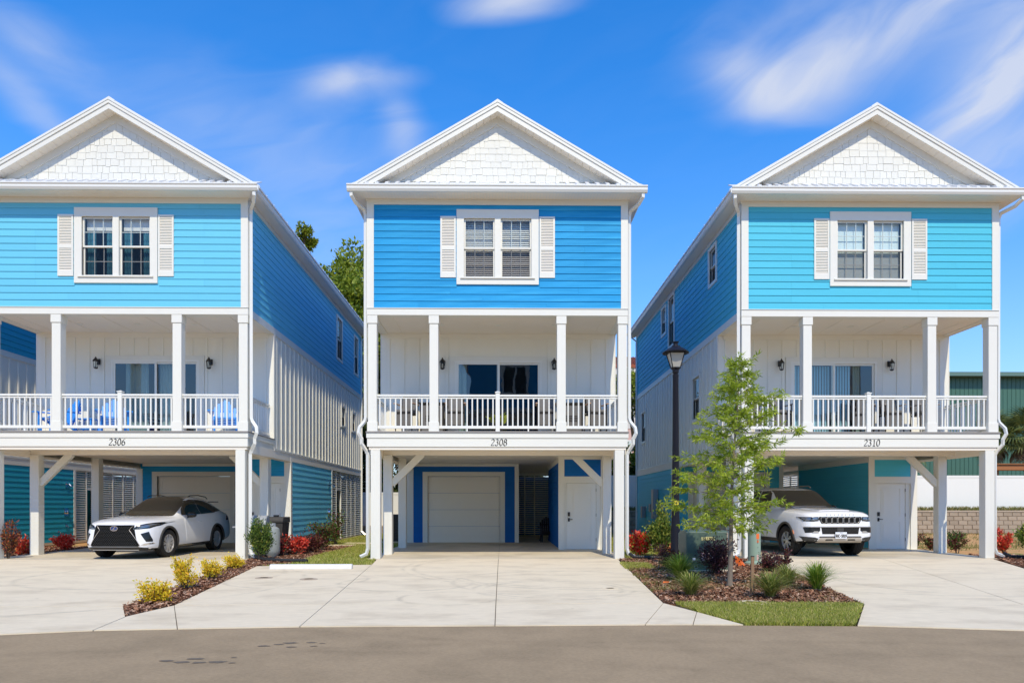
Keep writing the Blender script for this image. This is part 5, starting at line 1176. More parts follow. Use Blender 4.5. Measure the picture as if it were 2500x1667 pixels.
M['meshmetal'] = mat('dark_mesh_metal', (.16, .16, .16), .3, .5, metal=.6)
class Car:
    """body lofted through cross-sections (y runs nose to tail, x across, z up); openings and trims are draped on its surface"""
    def __init__(s, name, label, st, wheels, R, loc, rz, k, paint='carwhite', arch=1.13, wd=.25, crown=.02):
        s.t = thing(name, label, 'car', loc, rz); s.t.scale = (k, k, k)
        rows = []
        for (y, zb, w, zl, wl, zbelt, wbelt, zroof, wroof) in st:
            # half ring from the bottom centre to the top centre
            r = [(0, zb), (w * .62, zb), (w - .06, zb + .02), (w - .012, zb + .10), (w, zl), (wl, zl + (zbelt - zl) * .55), (wbelt + .012, zbelt - .03), (wbelt - .02, zbelt + .012),
                 (wroof + (wbelt - wroof) * .42, zbelt + (zroof - zbelt) * .55), (wroof + .03, zroof - .07 * min(1, (zroof - zbelt) / .3)), (wroof - .05, zroof - .012 * min(1, (zroof - zbelt) / .2)), (wroof * .5, zroof + crown * .7), (0, zroof + crown)]
            rows.append([(x, y, z) for x, z in r] + [(-x, y, z) for x, z in r[-2:0:-1]])
        n = len(rows[0]); vs = [v for r in rows for v in r]
        fs = [(i * n + j, i * n + (j + 1) % n, (i + 1) * n + (j + 1) % n, (i + 1) * n + j) for i in range(len(rows) - 1) for j in range(n)]
        fs += [tuple(range(n))[::-1], tuple(range((len(rows) - 1) * n, len(rows) * n))]
        me = bpy.data.meshes.new('body'); me.from_pydata(vs, [], fs)
        bm = bmesh.new(); bm.from_mesh(me); bmesh.ops.recalc_face_normals(bm, faces=bm.faces); bm.to_mesh(me); bm.free()
        o = bpy.data.objects.new('body', me); col.objects.link(o)
        sub = o.modifiers.new('s', 'SUBSURF'); sub.levels = sub.render_levels = 2
        dg = bpy.context.evaluated_depsgraph_get(); dg.update(); full = bpy.data.meshes.new_from_object(o.evaluated_get(dg))
        s.bvh = BVHTree.FromPolygons([v.co[:] for v in full.vertices], [tuple(p.vertices) for p in full.polygons])
        cut = MB()
        for (yy, xw) in wheels:
            for sg in (-1, 1):
                q = [(R * arch * cos(2 * pi * i / 32), R * arch * sin(2 * pi * i / 32)) for i in range(32)]
                a, b = sorted((sg * (xw - wd * .72), sg * 1.4)); cut.prism([(yy + p, R + r_) for p, r_ in q], 'x', a, b)
        co = cut.build('cutter', M['carblack']); bo = o.modifiers.new('b', 'BOOLEAN'); bo.object = co; bo.solver = 'EXACT'
        dg = bpy.context.evaluated_depsgraph_get(); dg.update(); fin = bpy.data.meshes.new_from_object(o.evaluated_get(dg))
        o.modifiers.clear(); bpy.data.objects.remove(co)
        bpy.data.objects.remove(o); fin.name = 'body'
        fin.materials.clear(); fin.materials.append(M[paint]); fin.materials.append(M['wellblack'])
        for p in fin.polygons:
            c = p.center; well = any(sqrt((c.y - yy) ** 2 + (c.z - R) ** 2) < R * arch - .002 and abs(c.x) > xw - wd * .8 and abs(c.x) < xw + wd * .5 - .004 for yy, xw in wheels) or (p.normal.z < -.75 and c.z < .5)
            ed = any(abs(sqrt((c.y - yy) ** 2 + (c.z - R) ** 2) - R * arch) < .012 for yy, xw in wheels) and abs(p.normal.x) < .5
            p.material_index = 1 if (well or ed) else 0
        fin.shade_smooth()
        try: fin.set_sharp_from_angle(angle=radians(40))
        except Exception: pass
        s.body = link('body', fin, None, s.t); s.wheels = wheels; s.R = R; s.arch = arch; s.wd = wd
        for yy, xw in wheels:
            for sg in (-1, 1): s.arch_trim(yy, sg)
    def hit(s, p, d):
        h = s.bvh.ray_cast(Vector(p), Vector(d)); return h
    def drape(s, name, poly, m, view='front', off=.006, th=.012, parent=None, side=1, sub=.07, label=None):
        """poly in the view plane ('front': (x,z), 'side': (y,z), 'top': (x,y)) thrown onto the body as a thin raised patch"""
        bm = bmesh.new(); P = {'front': lambda a, b: (a, 0, b), 'side': lambda a, b: (0, a, b), 'top': lambda a, b: (a, b, 0)}[view]
        vs = [bm.verts.new(P(*p)) for p in poly]; bm.faces.new(vs)
        bmesh.ops.triangulate(bm, faces=bm.faces[:])
        for _ in range(5):
            es = [e for e in bm.edges if e.calc_length() > sub]
            if not es: break
            bmesh.ops.subdivide_edges(bm, edges=es, cuts=1); bmesh.ops.triangulate(bm, faces=[f for f in bm.faces if len(f.verts) > 3])
        org, d = {'front': ((0, -3, 0), (0, 1, 0)), 'side': ((3 * side, 0, 0), (-side, 0, 0)), 'top': ((0, 0, 4), (0, 0, -1))}[view]
        bad = []; nrm = {}
        for v in bm.verts:
            o_ = Vector(org) + v.co; h = s.bvh.ray_cast(o_, Vector(d))
            if h[0] is None: bad.append(v); continue
            n_ = h[1] if h[1].dot(Vector(d)) < 0 else -h[1]; v.co = h[0] + n_ * off; nrm[v] = n_
        bmesh.ops.delete(bm, geom=bad, context='VERTS')
        top = [f for f in bm.faces]
        if not top: bm.free(); return None
        for f in top:
            f.normal_update()
            if f.normal.dot(Vector(d)) > 0: f.normal_flip()
        bnd = [e for e in bm.edges if len(e.link_faces) == 1]
        new = {}
        for e in bnd:
            for v in e.verts:
                if v not in new: new[v] = bm.verts.new(v.co - nrm[v] * (off + th))
        for e in bnd:
            try: bm.faces.new((e.verts[0], e.verts[1], new[e.verts[1]], new[e.verts[0]]))
            except ValueError: pass
        me = bpy.data.meshes.new(name); bm.to_mesh(me); bm.free(); me.shade_smooth()
        try: me.set_sharp_from_angle(angle=radians(32))
        except Exception: pass
        return link(name, me, M[m], parent or s.t)
    def line(s, name, pts, m, view='side', w=.012, off=.008, side=1, parent=None, closed=False):
        """thin strip draped along a polyline"""
        org, d = {'front': ((0, -3, 0), (0, 1, 0)), 'side': ((3 * side, 0, 0), (-side, 0, 0)), 'top': ((0, 0, 4), (0, 0, -1))}[view]
        P = {'front': lambda a, b: (a, 0, b), 'side': lambda a, b: (0, a, b), 'top': lambda a, b: (a, b, 0)}[view]
        q = []; pp = list(pts) + ([pts[0]] if closed else [])
        for a, b in zip(pp, pp[1:]):
            n = max(1, int(math.dist(a, b) / .05)); q += [(a[0] + (b[0] - a[0]) * i / n, a[1] + (b[1] - a[1]) * i / n) for i in range(n)]
        q.append(pp[-1]); path = []
        for a, b in q:
            h = s.bvh.ray_cast(Vector(org) + Vector(P(a, b)), Vector(d))
            if h[0] is not None: path.append(h[0] + (h[1] if h[1].dot(Vector(d)) < 0 else -h[1]) * off)
        if len(path) > 1: return MB().tube(path, w / 2, 5).build(name, M[m], parent or s.t, smooth=True)
    def arch_trim(s, yy, sg):
        R = s.R; m = MB(); path = []
        for i in range(25):
            a = radians(-14 + 208 * i / 24); y, z = yy + R * (s.arch + .035) * cos(a), R + R * (s.arch + .035) * sin(a)
            h = s.bvh.ray_cast(Vector((3 * sg, y, z)), Vector((-sg, 0, 0)))
            if h[0] is not None: path.append((h[0].x + sg * .004, y, z))
        if len(path) > 2: MB().tube(path, .032, 6).build('wheel_arch_trim', M['cladding' if s.clad else 'carblack'], s.t, smooth=True)
    clad = True
    def wheel(s, yy, xw, sg, steer=0, spokes=10, dark=False, pair=True):
        R = s.R; w = s.wd
        prof = [(R * .60, -w * .42), (R * .70, -w * .5), (R * .93, -w * .5), (R * .99, -w * .38), (R, -w * .15), (R, w * .15), (R * .99, w * .38), (R * .93, w * .5), (R * .70, w * .5), (R * .64, w * .42), (R * .60, w * .30)]
        o = MB().lathe(prof, 40, (0, 0, 0), 'x', False).build('wheel', M['rubber'], s.t, smooth=True, loc=(sg * xw, yy, R), rot=(0, 0, steer))
        g = MB()
        for k in (-.28, -.1, .1, .28): g.lathe([(R + .001, k * w - .006), (R + .0035, k * w), (R + .001, k * w + .006)], 40, (0, 0, 0), 'x', False)
        g.build('tread', M['wellblack'], o)
        r = MB(); f = sg * w * .38
        r.lathe([(R * .66, f), (R * .655, f + sg * .012), (R * .61, f + sg * .010), (R * .58, f - sg * .05)], 40, (0, 0, 0), 'x', False)
        for k in range(spokes):
            for q in ((-.085, .085) if pair else (0,)):
                a = 2 * pi * k / spokes + q; b = 2 * pi * k / spokes + q * 1.5
                c0, s0, c1, s1 = cos(a), sin(a), cos(b), sin(b); hw = .013
                r0, r1 = R * .14, R * .62; x = f + sg * .004
                p = [(x, r0 * c0 - s0 * hw, r0 * s0 + c0 * hw), (x, r0 * c0 + s0 * hw, r0 * s0 - c0 * hw), (x, r1 * c1 + s1 * hw, r1 * s1 - c1 * hw), (x, r1 * c1 - s1 * hw, r1 * s1 + c1 * hw)]
                r.add(p + [(v[0] - sg * .03, v[1], v[2]) for v in p], [(0, 1, 2, 3), (7, 6, 5, 4), (0, 4, 5, 1), (1, 5, 6, 2), (2, 6, 7, 3), (3, 7, 4, 0)])
        r.lathe([(R * .16, f - sg * .03), (R * .16, f + sg * .006), (R * .08, f + sg * .012), (0, f + sg * .012)], 20, (0, 0, 0), 'x', False)
        r.build('rim', M['alloy'], o)
        MB().lathe([(R * .59, f - sg * .055), (0, f - sg * .055)], 24, (0, 0, 0), 'x', False).lathe([(R * .42, f - sg * .035), (R * .42, f - sg * .05)], 24, (0, 0, 0), 'x').build('brake_disc', M['wellblack'], o)
    def mirror(s, y, z, x, m_top='carwhite', m_low='carblack'):
        for sg in (-1, 1):
            mb = MB(); sx = sg * x
            q = [(sx, y + .02, z - .03), (sx + sg * .08, y + .01, z - .02)]
            mb.tube([(sx - sg * .03, y + .03, z - .05), (sx + sg * .06, y + .02, z - .02)], .02, 6)
            ring = []
            n = 12
            for (dx, sc_, yy) in ((.02, .7, .0), (.06, 1, .0), (.15, 1, .01), (.22, .85, .03), (.25, .5, .05)):
                ring.append([(sx + sg * dx, y + yy + .055 * sc_ * cos(2 * pi * i / n), z + .035 + .075 * sc_ * sin(2 * pi * i / n)) for i in range(n)])
            vs = [v for r in ring for v in r]; fs = [(i * n + j, i * n + (j + 1) % n, (i + 1) * n + (j + 1) % n, (i + 1) * n + j) for i in range(4) for j in range(n)] + [tuple(range(n)), tuple(range(4 * n, 5 * n))]
            mb.add(vs, fs); mb.build('wing_mirror', M[m_top], s.t, smooth=True)

def plate_box(t, name, m, x0, x1, y0, y1, z0, z1, parent=None): return MB().box(x0, x1, y0, y1, z0, z1).build(name, M[m], parent or t, bevel=.006)

# --- white crossover in the left carport: (y, zbottom, w, zlow, wmid, zbelt, wbelt, zroof, wroof)
Car.clad = True
K1 = 1.09
A = Car('crossover_car', 'white crossover car with big black mesh grille, nose out of the left carport', [
    (.00, .30, .50, .45, .50, .78, .44, .84, .30), (.03, .27, .66, .44, .64, .84, .56, .89, .40), (.10, .235, .79, .44, .76, .89, .68, .945, .50), (.24, .22, .875, .45, .86, .93, .78, .985, .58),
    (.48, .22, .93, .46, .925, .965, .85, 1.03, .64), (.93, .22, .945, .47, .945, 1.00, .88, 1.075, .68), (1.30, .21, .945, .47, .94, 1.02, .885, 1.105, .70), (1.52, .21, .942, .47, .935, 1.035, .885, 1.14, .70),
    (1.72, .21, .94, .47, .93, 1.05, .88, 1.27, .66), (2.05, .21, .94, .47, .93, 1.065, .875, 1.46, .605), (2.35, .21, .94, .47, .93, 1.08, .87, 1.60, .575), (2.70, .21, .94, .47, .93, 1.09, .87, 1.655, .57),
    (3.15, .21, .942, .47, .935, 1.10, .87, 1.665, .565), (3.60, .22, .945, .48, .94, 1.12, .87, 1.63, .55), (4.00, .24, .945, .50, .94, 1.14, .865, 1.555, .53), (4.35, .27, .93, .52, .925, 1.15, .84, 1.44, .50),
    (4.62, .31, .905, .55, .90, 1.15, .80, 1.27, .50), (4.78, .35, .87, .56, .86, 1.12, .76, 1.17, .50), (4.87, .42, .78, .58, .78, 1.04, .66, 1.08, .42), (4.89, .48, .70, .60, .70, 1.0, .58, 1.02, .36)],
    [(.93, .82), (3.72, .82)], .375, (-10.90, 19.25, .005), radians(-2.5), K1, arch=1.16, wd=.235)
for sg in (-1, 1):
    A.wheel(.93, .82, sg, steer=radians(-3), spokes=10); A.wheel(3.72, .82, sg, spokes=10)
W = [(-.73, 1.10), (.73, 1.10), (.735, 1.12), (.585, 1.59), (.40, 1.612), (-.40, 1.612), (-.585, 1.59), (-.735, 1.12)]
A.drape('windscreen', W, 'carglass', 'front', off=.008)
gr = A.drape('grille', [(-.50, .885), (.50, .885), (.43, .82), (.385, .76), (.46, .66), (.57, .50), (.635, .37), (.60, .335), (-.60, .335), (-.635, .37), (-.57, .50), (-.46, .66), (-.385, .76), (-.43, .82)], 'wellblack', 'front', off=.006, sub=.05)
A.line('grille_surround', [(.50, .888), (.43, .82), (.385, .76), (.46, .66), (.57, .50), (.64, .37), (.60, .33), (-.60, .33), (-.64, .37), (-.57, .50), (-.46, .66), (-.385, .76), (-.43, .82), (-.50, .888)], 'silver', 'front', w=.013, off=.008, closed=False)
def grille_dots(car, name, x0, x1, z0, z1, inside, m, px_=.045, pz_=.03, sz=.016, parent=None):
    mb = MB(); r = 0; z = z0
    while z < z1:
        x = x0 + (px_ / 2 if r % 2 else 0)
        while x < x1:
            if inside(x, z):
                h = car.bvh.ray_cast(Vector((x, -3, z)), Vector((0, 1, 0)))
                if h[0] is not None:
                    y = h[0].y - .012; mb.add([(x - sz, y, z), (x, y - .006, z + .004), (x + sz, y, z), (x, y, z - .006)], [(0, 3, 2, 1)])
            x += px_
        z += pz_; r += 1
    return mb.build(name, M[m], parent or car.t, kind='stuff')
gw = lambda z: np.interp(z, [.34, .37, .5, .66, .76, .82, .885], [.59, .62, .56, .45, .375, .42, .48])
grille_dots(A, 'grille_mesh', -.62, .62, .36, .87, lambda x, z: abs(x) < gw(z) - .03 and not (abs(x) < .1 and abs(z - .80) < .06), 'meshmetal', px_=.05, pz_=.034, sz=.013, parent=gr)
e = MB()
hh = A.bvh.ray_cast(Vector((0, -3, .80)), Vector((0, 1, 0)))[0]; ey = hh.y - .02
e.prism([(.10 * cos(2 * pi * i / 24), .80 + .07 * sin(2 * pi * i / 24)) for i in range(24)], 'y', ey, ey + .015); em = e.build('emblem', M['emblem'], gr)
e = MB()
for i in range(24):
    a, b = 2 * pi * i / 24, 2 * pi * (i + 1) / 24
    e.prism([(.10 * cos(a), .80 + .07 * sin(a)), (.10 * cos(b), .80 + .07 * sin(b)), (.083 * cos(b), .80 + .055 * sin(b)), (.083 * cos(a), .80 + .055 * sin(a))], 'y', ey - .008, ey)
e.prism([(.02, .85), (.045, .85), (-.02, .772), (.055, .772), (.055, .757), (-.055, .757)], 'y', ey - .008, ey)
e.build('emblem_badge', M['chrome'], gr)
for sg in (-1, 1):
    S = lambda pts: [(sg * x, z) for x, z in (pts if sg > 0 else pts[::-1])]
    hl = A.drape('headlight', S([(.475, .775), (.62, .78), (.80, .80), (.885, .865), (.90, .955), (.80, .94), (.66, .90), (.56, .872)]), 'carblack', 'front', off=.006, sub=.05)
    A.drape('lamp_lens', S([(.57, .815), (.78, .85), (.865, .905), (.80, .915), (.66, .868)]), 'lampl', 'front', off=.011, sub=.05, parent=hl)
    A.line('daytime_light', [(sg * .49, .79), (sg * .62, .805), (sg * .78, .84), (sg * .87, .895)], 'chrome', 'front', w=.013, off=.012, parent=hl)
    A.drape('bumper_vent', S([(.655, .66), (.80, .715), (.865, .50), (.86, .455), (.77, .455)]), 'carblack', 'front', off=.005, sub=.05)
    A.drape('fog_lamp', S([(.66, .375), (.74, .415), (.87, .43), (.885, .405), (.74, .365)]), 'chrome', 'front', off=.007, sub=.05)
    # glasshouse, doors, lamps on the sides
    A.drape('side_window', [(1.80, 1.12), (2.03, 1.12), (2.84, 1.14), (2.84, 1.565), (2.60, 1.565), (2.42, 1.53), (2.16, 1.41), (1.96, 1.29)], 'carglass', 'side', side=sg, off=.008)
    A.drape('side_window', [(2.865, 1.14), (3.78, 1.18), (3.97, 1.36), (3.75, 1.46), (3.45, 1.53), (3.10, 1.565), (2.865, 1.565)], 'carglass', 'side', side=sg, off=.008)
    A.drape('quarter_window', [(3.82, 1.20), (4.45, 1.24), (4.38, 1.30), (4.05, 1.37), (3.97, 1.34)], 'carglass', 'side', side=sg, off=.008)
    for nm, q in (('door', [(1.86, .40), (2.84, .40), (2.84, 1.10), (1.80, 1.07), (1.82, .7)]), ('door', [(2.85, .40), (3.22, .42), (3.36, .62), (3.55, .86), (3.78, .95), (3.80, 1.13), (2.85, 1.10)])):
        A.drape(nm, q, 'carwhite', 'side', side=sg, off=.0045, th=.004, sub=.12)
    for y in (2.62, 3.55):
        h = A.bvh.ray_cast(Vector((3 * sg, y, .93)), Vector((-sg, 0, 0)))[0]; MB().tube([(h.x + sg * .005, y - .10, .93), (h.x + sg * .035, y - .07, .935), (h.x + sg * .035, y + .07, .94), (h.x + sg * .005, y + .10, .94)], .013, 6).build('door_handle', M['carwhite'], A.t, smooth=True)
    A.drape('rear_lamp', [(4.42, .93), (4.80, .96), (4.80, 1.08), (4.55, 1.07)], 'redlamp', 'side', side=sg, off=.008)
    A.drape('sill_trim', [(1.42, .215), (3.25, .225), (3.25, .33), (1.42, .31)], 'carblack', 'side', side=sg, off=.008)
    hx = .52
    MB().tube([(sg * .60, 2.55, 1.645), (sg * .595, 2.7, 1.685), (sg * .58, 3.2, 1.70), (sg * .56, 3.7, 1.66), (sg * .545, 3.85, 1.60)], .014, 6).build('roof_rail', M['carblack'], A.t, smooth=True)
A.drape('lower_lip', [(-.72, .24), (.72, .24), (.80, .30), (.60, .325), (-.60, .325), (-.80, .30)], 'carblack', 'front', off=.012)
A.line('skid_trim', [(-.60, .262), (.60, .262)], 'silver', 'front', w=.022, off=.02)
A.drape('sunroof', [(-.40, 2.42), (.40, 2.42), (.38, 3.3), (-.38, 3.3)], 'carglass', 'top', off=.006)
A.mirror(1.98, 1.09, .87, 'carblack')
A.drape('bonnet', [(-.70, .30), (-.55, .13), (.55, .13), (.70, .30), (.82, .8), (.80, 1.45), (.5, 1.52), (-.5, 1.52), (-.80, 1.45), (-.82, .8)], 'carwhite', 'top', off=.004, th=.004, sub=.1)
MB().box(-.55, .55, 4.30, 4.62, 1.50, 1.525).build('spoiler', M['carblack'], A.t, bevel=.008)
MB().tube([(-.45, 1.60, 1.165), (0, 1.56, 1.155), (.3, 1.57, 1.16)], .009, 5).build('wiper', M['carblack'], A.t)

# --- white full-size sport utility vehicle in the right carport
K2 = 1.085
B = Car('sport_utility_car', 'large white sport utility car with seven-slot grille in the right carport', [
    (.00, .47, .74, .62, .74, .98, .72, 1.06, .55), (.035, .43, .85, .62, .84, 1.06, .80, 1.13, .62), (.12, .39, .935, .62, .93, 1.10, .86, 1.175, .68), (.26, .36, .99, .62, .985, 1.13, .91, 1.20, .72),
    (.55, .34, 1.04, .62, 1.035, 1.16, .95, 1.225, .76), (.95, .33, 1.06, .62, 1.055, 1.19, .97, 1.25, .79), (1.45, .33, 1.06, .62, 1.055, 1.21, .975, 1.275, .80), (1.78, .33, 1.06, .62, 1.055, 1.22, .97, 1.31, .80),
    (1.98, .33, 1.06, .62, 1.055, 1.225, .97, 1.45, .77), (2.22, .33, 1.06, .62, 1.055, 1.23, .97, 1.63, .73), (2.48, .33, 1.06, .62, 1.055, 1.24, .97, 1.80, .70), (2.80, .33, 1.06, .62, 1.055, 1.245, .97, 1.87, .70),
    (3.40, .33, 1.06, .62, 1.055, 1.25, .97, 1.90, .71), (4.20, .33, 1.06, .62, 1.055, 1.26, .97, 1.90, .71), (4.90, .34, 1.055, .62, 1.05, 1.26, .96, 1.875, .70), (5.20, .36, 1.04, .62, 1.035, 1.25, .93, 1.80, .67),
    (5.35, .40, 1.0, .62, 1.0, 1.22, .90, 1.55, .66), (5.43, .45, .94, .62, .94, 1.15, .85, 1.25, .65), (5.45, .52, .88, .66, .88, 1.08, .80, 1.13, .6)],
    [(1.0, .90), (4.12, .90)], .41, (9.80, 19.75, .005), radians(-3.5) * -1, K2, arch=1.15, wd=.275, crown=.025)
B.t.scale = (K2, K2, K2 * 1.03)
for sg in (-1, 1):
    B.wheel(1.0, .90, sg, steer=radians(4), spokes=7); B.wheel(4.12, .90, sg, spokes=7)
B.drape('windscreen', [(-.80, 1.30), (.80, 1.30), (.81, 1.32), (.665, 1.80), (-.665, 1.80), (-.81, 1.32)], 'carglass', 'front', off=.008)
g_ = B.drape('grille_panel', [(-.58, 1.065), (.58, 1.065), (.60, 1.0), (.52, .885), (-.52, .885), (-.60, 1.0)], 'wellblack', 'front', off=.005, sub=.06)
for i in range(7):
    cx = (i - 3) * .158; w = .066; zt, zb = 1.045, .90; ch = .018
    q = [(cx - w, zt - ch), (cx - w + ch, zt), (cx + w - ch, zt), (cx + w, zt - ch), (cx + w, zb + ch), (cx + w - ch, zb), (cx - w + ch, zb), (cx - w, zb + ch)]
    if i == 0: q[6:] = [(cx - w + .05, zb), (cx - w, zb + .055)]
    if i == 6: q[4:6] = [(cx + w, zb + .055), (cx + w - .05, zb)]
    B.line('grille_ring', q, 'silver', 'front', w=.012, off=.010, closed=True, parent=g_)
sub_ = B.drape('lower_intake', [(-.50, .615), (.50, .615), (.53, .79), (-.53, .79)], 'carblack', 'front', off=.006, sub=.06)
grille_dots(B, 'intake_mesh', -.48, .48, .63, .78, lambda x, z: abs(x) > .1, 'cladding', px_=.04, pz_=.025, sz=.013, parent=sub_)
B.drape('radar_panel', [(-.09, .64), (.09, .64), (.09, .775), (-.09, .775)], 'cladding', 'front', off=.010)
B.line('intake_trim', [(-.93, .80), (.93, .80)], 'silver', 'front', w=.018, off=.012)
for sg in (-1, 1):
    S = lambda pts: [(sg * x, z) for x, z in (pts if sg > 0 else pts[::-1])]
    hl = B.drape('headlight', S([(.60, .955), (.75, .94), (.93, .945), (.975, 1.055), (.60, 1.06)]), 'carblack', 'front', off=.006, sub=.05)
    B.drape('lamp_lens', S([(.80, .985), (.92, .98), (.945, 1.035), (.80, 1.035)]), 'lampl', 'front', off=.011, sub=.05, parent=hl)
    B.drape('lamp_lens', S([(.63, .995), (.76, .99), (.76, 1.04), (.63, 1.04)]), 'lampl', 'front', off=.011, sub=.05, parent=hl)
    B.line('daytime_light', [(sg * .61, .965), (sg * .70, .965), (sg * .74, .985), (sg * .93, .965), (sg * .968, 1.05)], 'chrome', 'front', w=.014, off=.013, parent=hl)
    B.drape('fog_lamp', S([(.56, .70), (.62, .665), (.92, .645), (.95, .79), (.56, .79)]), 'carblack', 'front', off=.006, sub=.05)
    B.drape('fog_bezel', S([(.60, .645), (.78, .645), (.72, .69), (.62, .69)]), 'silver', 'front', off=.012)
    B.drape('bumper_corner', S([(.66, .42), (.93, .44), (.99, .55), (.70, .53), (.60, .50)]), 'cladding', 'front', off=.008)
    B.drape('side_window', [(2.20, 1.30), (3.10, 1.30), (3.10, 1.79), (2.66, 1.79), (2.50, 1.72)], 'carglass', 'side', side=sg, off=.008)
    B.drape('side_window', [(3.18, 1.30), (4.08, 1.30), (4.08, 1.80), (3.18, 1.80)], 'carglass', 'side', side=sg, off=.008)
    B.drape('side_window', [(4.16, 1.31), (5.12, 1.33), (5.05, 1.77), (4.16, 1.79)], 'carglass', 'side', side=sg, off=.008)
    for q in ([(2.02, .50), (3.13, .50), (3.13, 1.25), (2.0, 1.24)], [(3.14, .50), (3.60, .50), (3.70, .80), (3.90, .93), (4.12, .97), (4.12, 1.26), (3.14, 1.255)]):
        B.drape('door', q, 'carwhite', 'side', side=sg, off=.0045, th=.004, sub=.14)
    B.drape('sill_trim', [(1.52, .34), (3.60, .34), (3.60, .46), (1.52, .46)], 'cladding', 'side', side=sg, off=.01)
    for y in (2.92, 3.95):
        h = B.bvh.ray_cast(Vector((3 * sg, y, 1.10)), Vector((-sg, 0, 0)))[0]; MB().tube([(h.x + sg * .005, y - .11, 1.10), (h.x + sg * .04, y - .08, 1.10), (h.x + sg * .04, y + .08, 1.10), (h.x + sg * .005, y + .11, 1.10)], .015, 6).build('door_handle', M['carwhite'], B.t, smooth=True)
    MB().tube([(sg * .70, 2.9, 1.90), (sg * .705, 3.05, 1.95), (sg * .71, 4.8, 1.955), (sg * .70, 5.0, 1.90)], .016, 6).build('roof_rail', M['silver'], B.t, smooth=True)
    B.line('arch_reflector', [(.56, .70), (.52, .60)], 'amber', 'side', w=.03, off=.012, side=sg)
sk = B.drape('skid_plate', [(-.64, .40), (.64, .40), (.56, .525), (.20, .525), (.16, .455), (-.16, .455), (-.20, .525), (-.56, .525)], 'silver', 'front', off=.016, sub=.06)
for x in (-.42, .20): B.drape('tow_slot', [(x, .455), (x + .22, .455), (x + .20, .485), (x + .02, .485)], 'carblack', 'front', off=.020, parent=sk)
B.drape('bumper_gap', [(-.60, .53), (.60, .53), (.56, .555), (-.56, .555)], 'carblack', 'front', off=.012)
py = B.bvh.ray_cast(Vector((0, -3, .55)), Vector((0, 1, 0)))[0].y - .05
pl = MB().box(-.16, .16, py, py + .02, .495, .665).build('licence_plate', M['plate'], B.t, bevel=.006)
pen_text(MB(), 'RHC-5819', 0, .568, .075, py - .002, adv=.50, w0=.10, w1=.16).build('plate_number', M['digit'], pl)
pen_text(MB(), 'NN', 0, .648, .018, py - .002, adv=2.0, w0=.2, w1=.2).build('plate_heading', M['emblem'], pl)
hb = B.bvh.ray_cast(Vector((0, .09, 4)), Vector((0, 0, -1)))[0]
for i, ch in enumerate('WAGONEER'):
    x = (i - 3.5) * .105; h = B.bvh.ray_cast(Vector((x, -3, 1.115)), Vector((0, 1, 0)))
    if h[0] is not None: pen_text(MB(), ch, x, 1.118, .032, h[0].y - .006, thick=.01, w0=.16, w1=.22).build('hood_letter', M['silver'], B.t)
B.drape('bonnet', [(-.86, .34), (-.62, .12), (.62, .12), (.86, .34), (.93, .9), (.93, 1.70), (.6, 1.80), (-.6, 1.80), (-.93, 1.70), (-.93, .9)], 'carwhite', 'top', off=.004, th=.004, sub=.12)
B.drape('bonnet_rise', [(-.42, .30), (.42, .30), (.52, 1.7), (-.52, 1.7)], 'carwhite', 'top', off=.02, th=.02, sub=.12)
B.mirror(2.30, 1.26, .97, 'carblack')
# ------------------------------------------------------------------ street furniture and utilities
M['pole'] = mat('black_painted_pole', (.008, .008, .014), .5, .25, var=.1)
t = thing('street_lamp', 'black street lamp with lantern head on a tall tapered pole, left of the young tree', 'street lamp', (4.32, 17.1, 0))
MB().lathe([(.155, 0), (.155, .05), (.13, .10), (.12, .9), (.105, 1.05), (.095, 1.3), (.07, 4.72), (.075, 4.74), (.075, 4.80), (.05, 4.82)], 16).build('pole', M['pole'], t, smooth=True)
MB().box(-.055, .055, -.092, -.070, 1.53, 1.64).build('warning_tag', mat('yellow_tag', (.75, .60, .05), .5), t)
MB().box(-.02, .02, -.0935, -.0921, 1.56, 1.60).build('tag_print', M['digit'], t)
b = MB().lathe([(.06, 4.82), (.08, 4.86), (.08, 4.92), (.13, 4.96), (.13, 4.975), (.0, 4.975)], 12)
hd = b.build('lantern_base', M['pole'], t)
fr = MB()
for k in range(4):
    a = pi / 4 + k * pi / 2; fr.tube([(.135 * cos(a), .135 * sin(a), 4.97), (.26 * cos(a), .26 * sin(a), 5.33)], .012, 4)
    a2 = a + pi / 2; fr.tube([(.26 * cos(a), .26 * sin(a), 5.33), (.26 * cos(a2), .26 * sin(a2), 5.33)], .014, 4)
fr.lathe([(.33, 5.335), (.335, 5.355), (.20, 5.45), (.11, 5.50), (.10, 5.52), (.06, 5.53), (.055, 5.60), (.08, 5.605), (.08, 5.625), (0, 5.625)], 16); fr.build('lantern_frame', M['pole'], t)
gm = MB(); q0 = [(.125 * cos(pi / 4 + k * pi / 2), .125 * sin(pi / 4 + k * pi / 2), 4.98) for k in range(4)]; q1 = [(.248 * cos(pi / 4 + k * pi / 2), .248 * sin(pi / 4 + k * pi / 2), 5.325) for k in range(4)]
gm.add(q0 + q1, [(0, 1, 5, 4), (1, 2, 6, 5), (2, 3, 7, 6), (3, 0, 4, 7)]).build('lantern_pane', M['lampglass'], t)

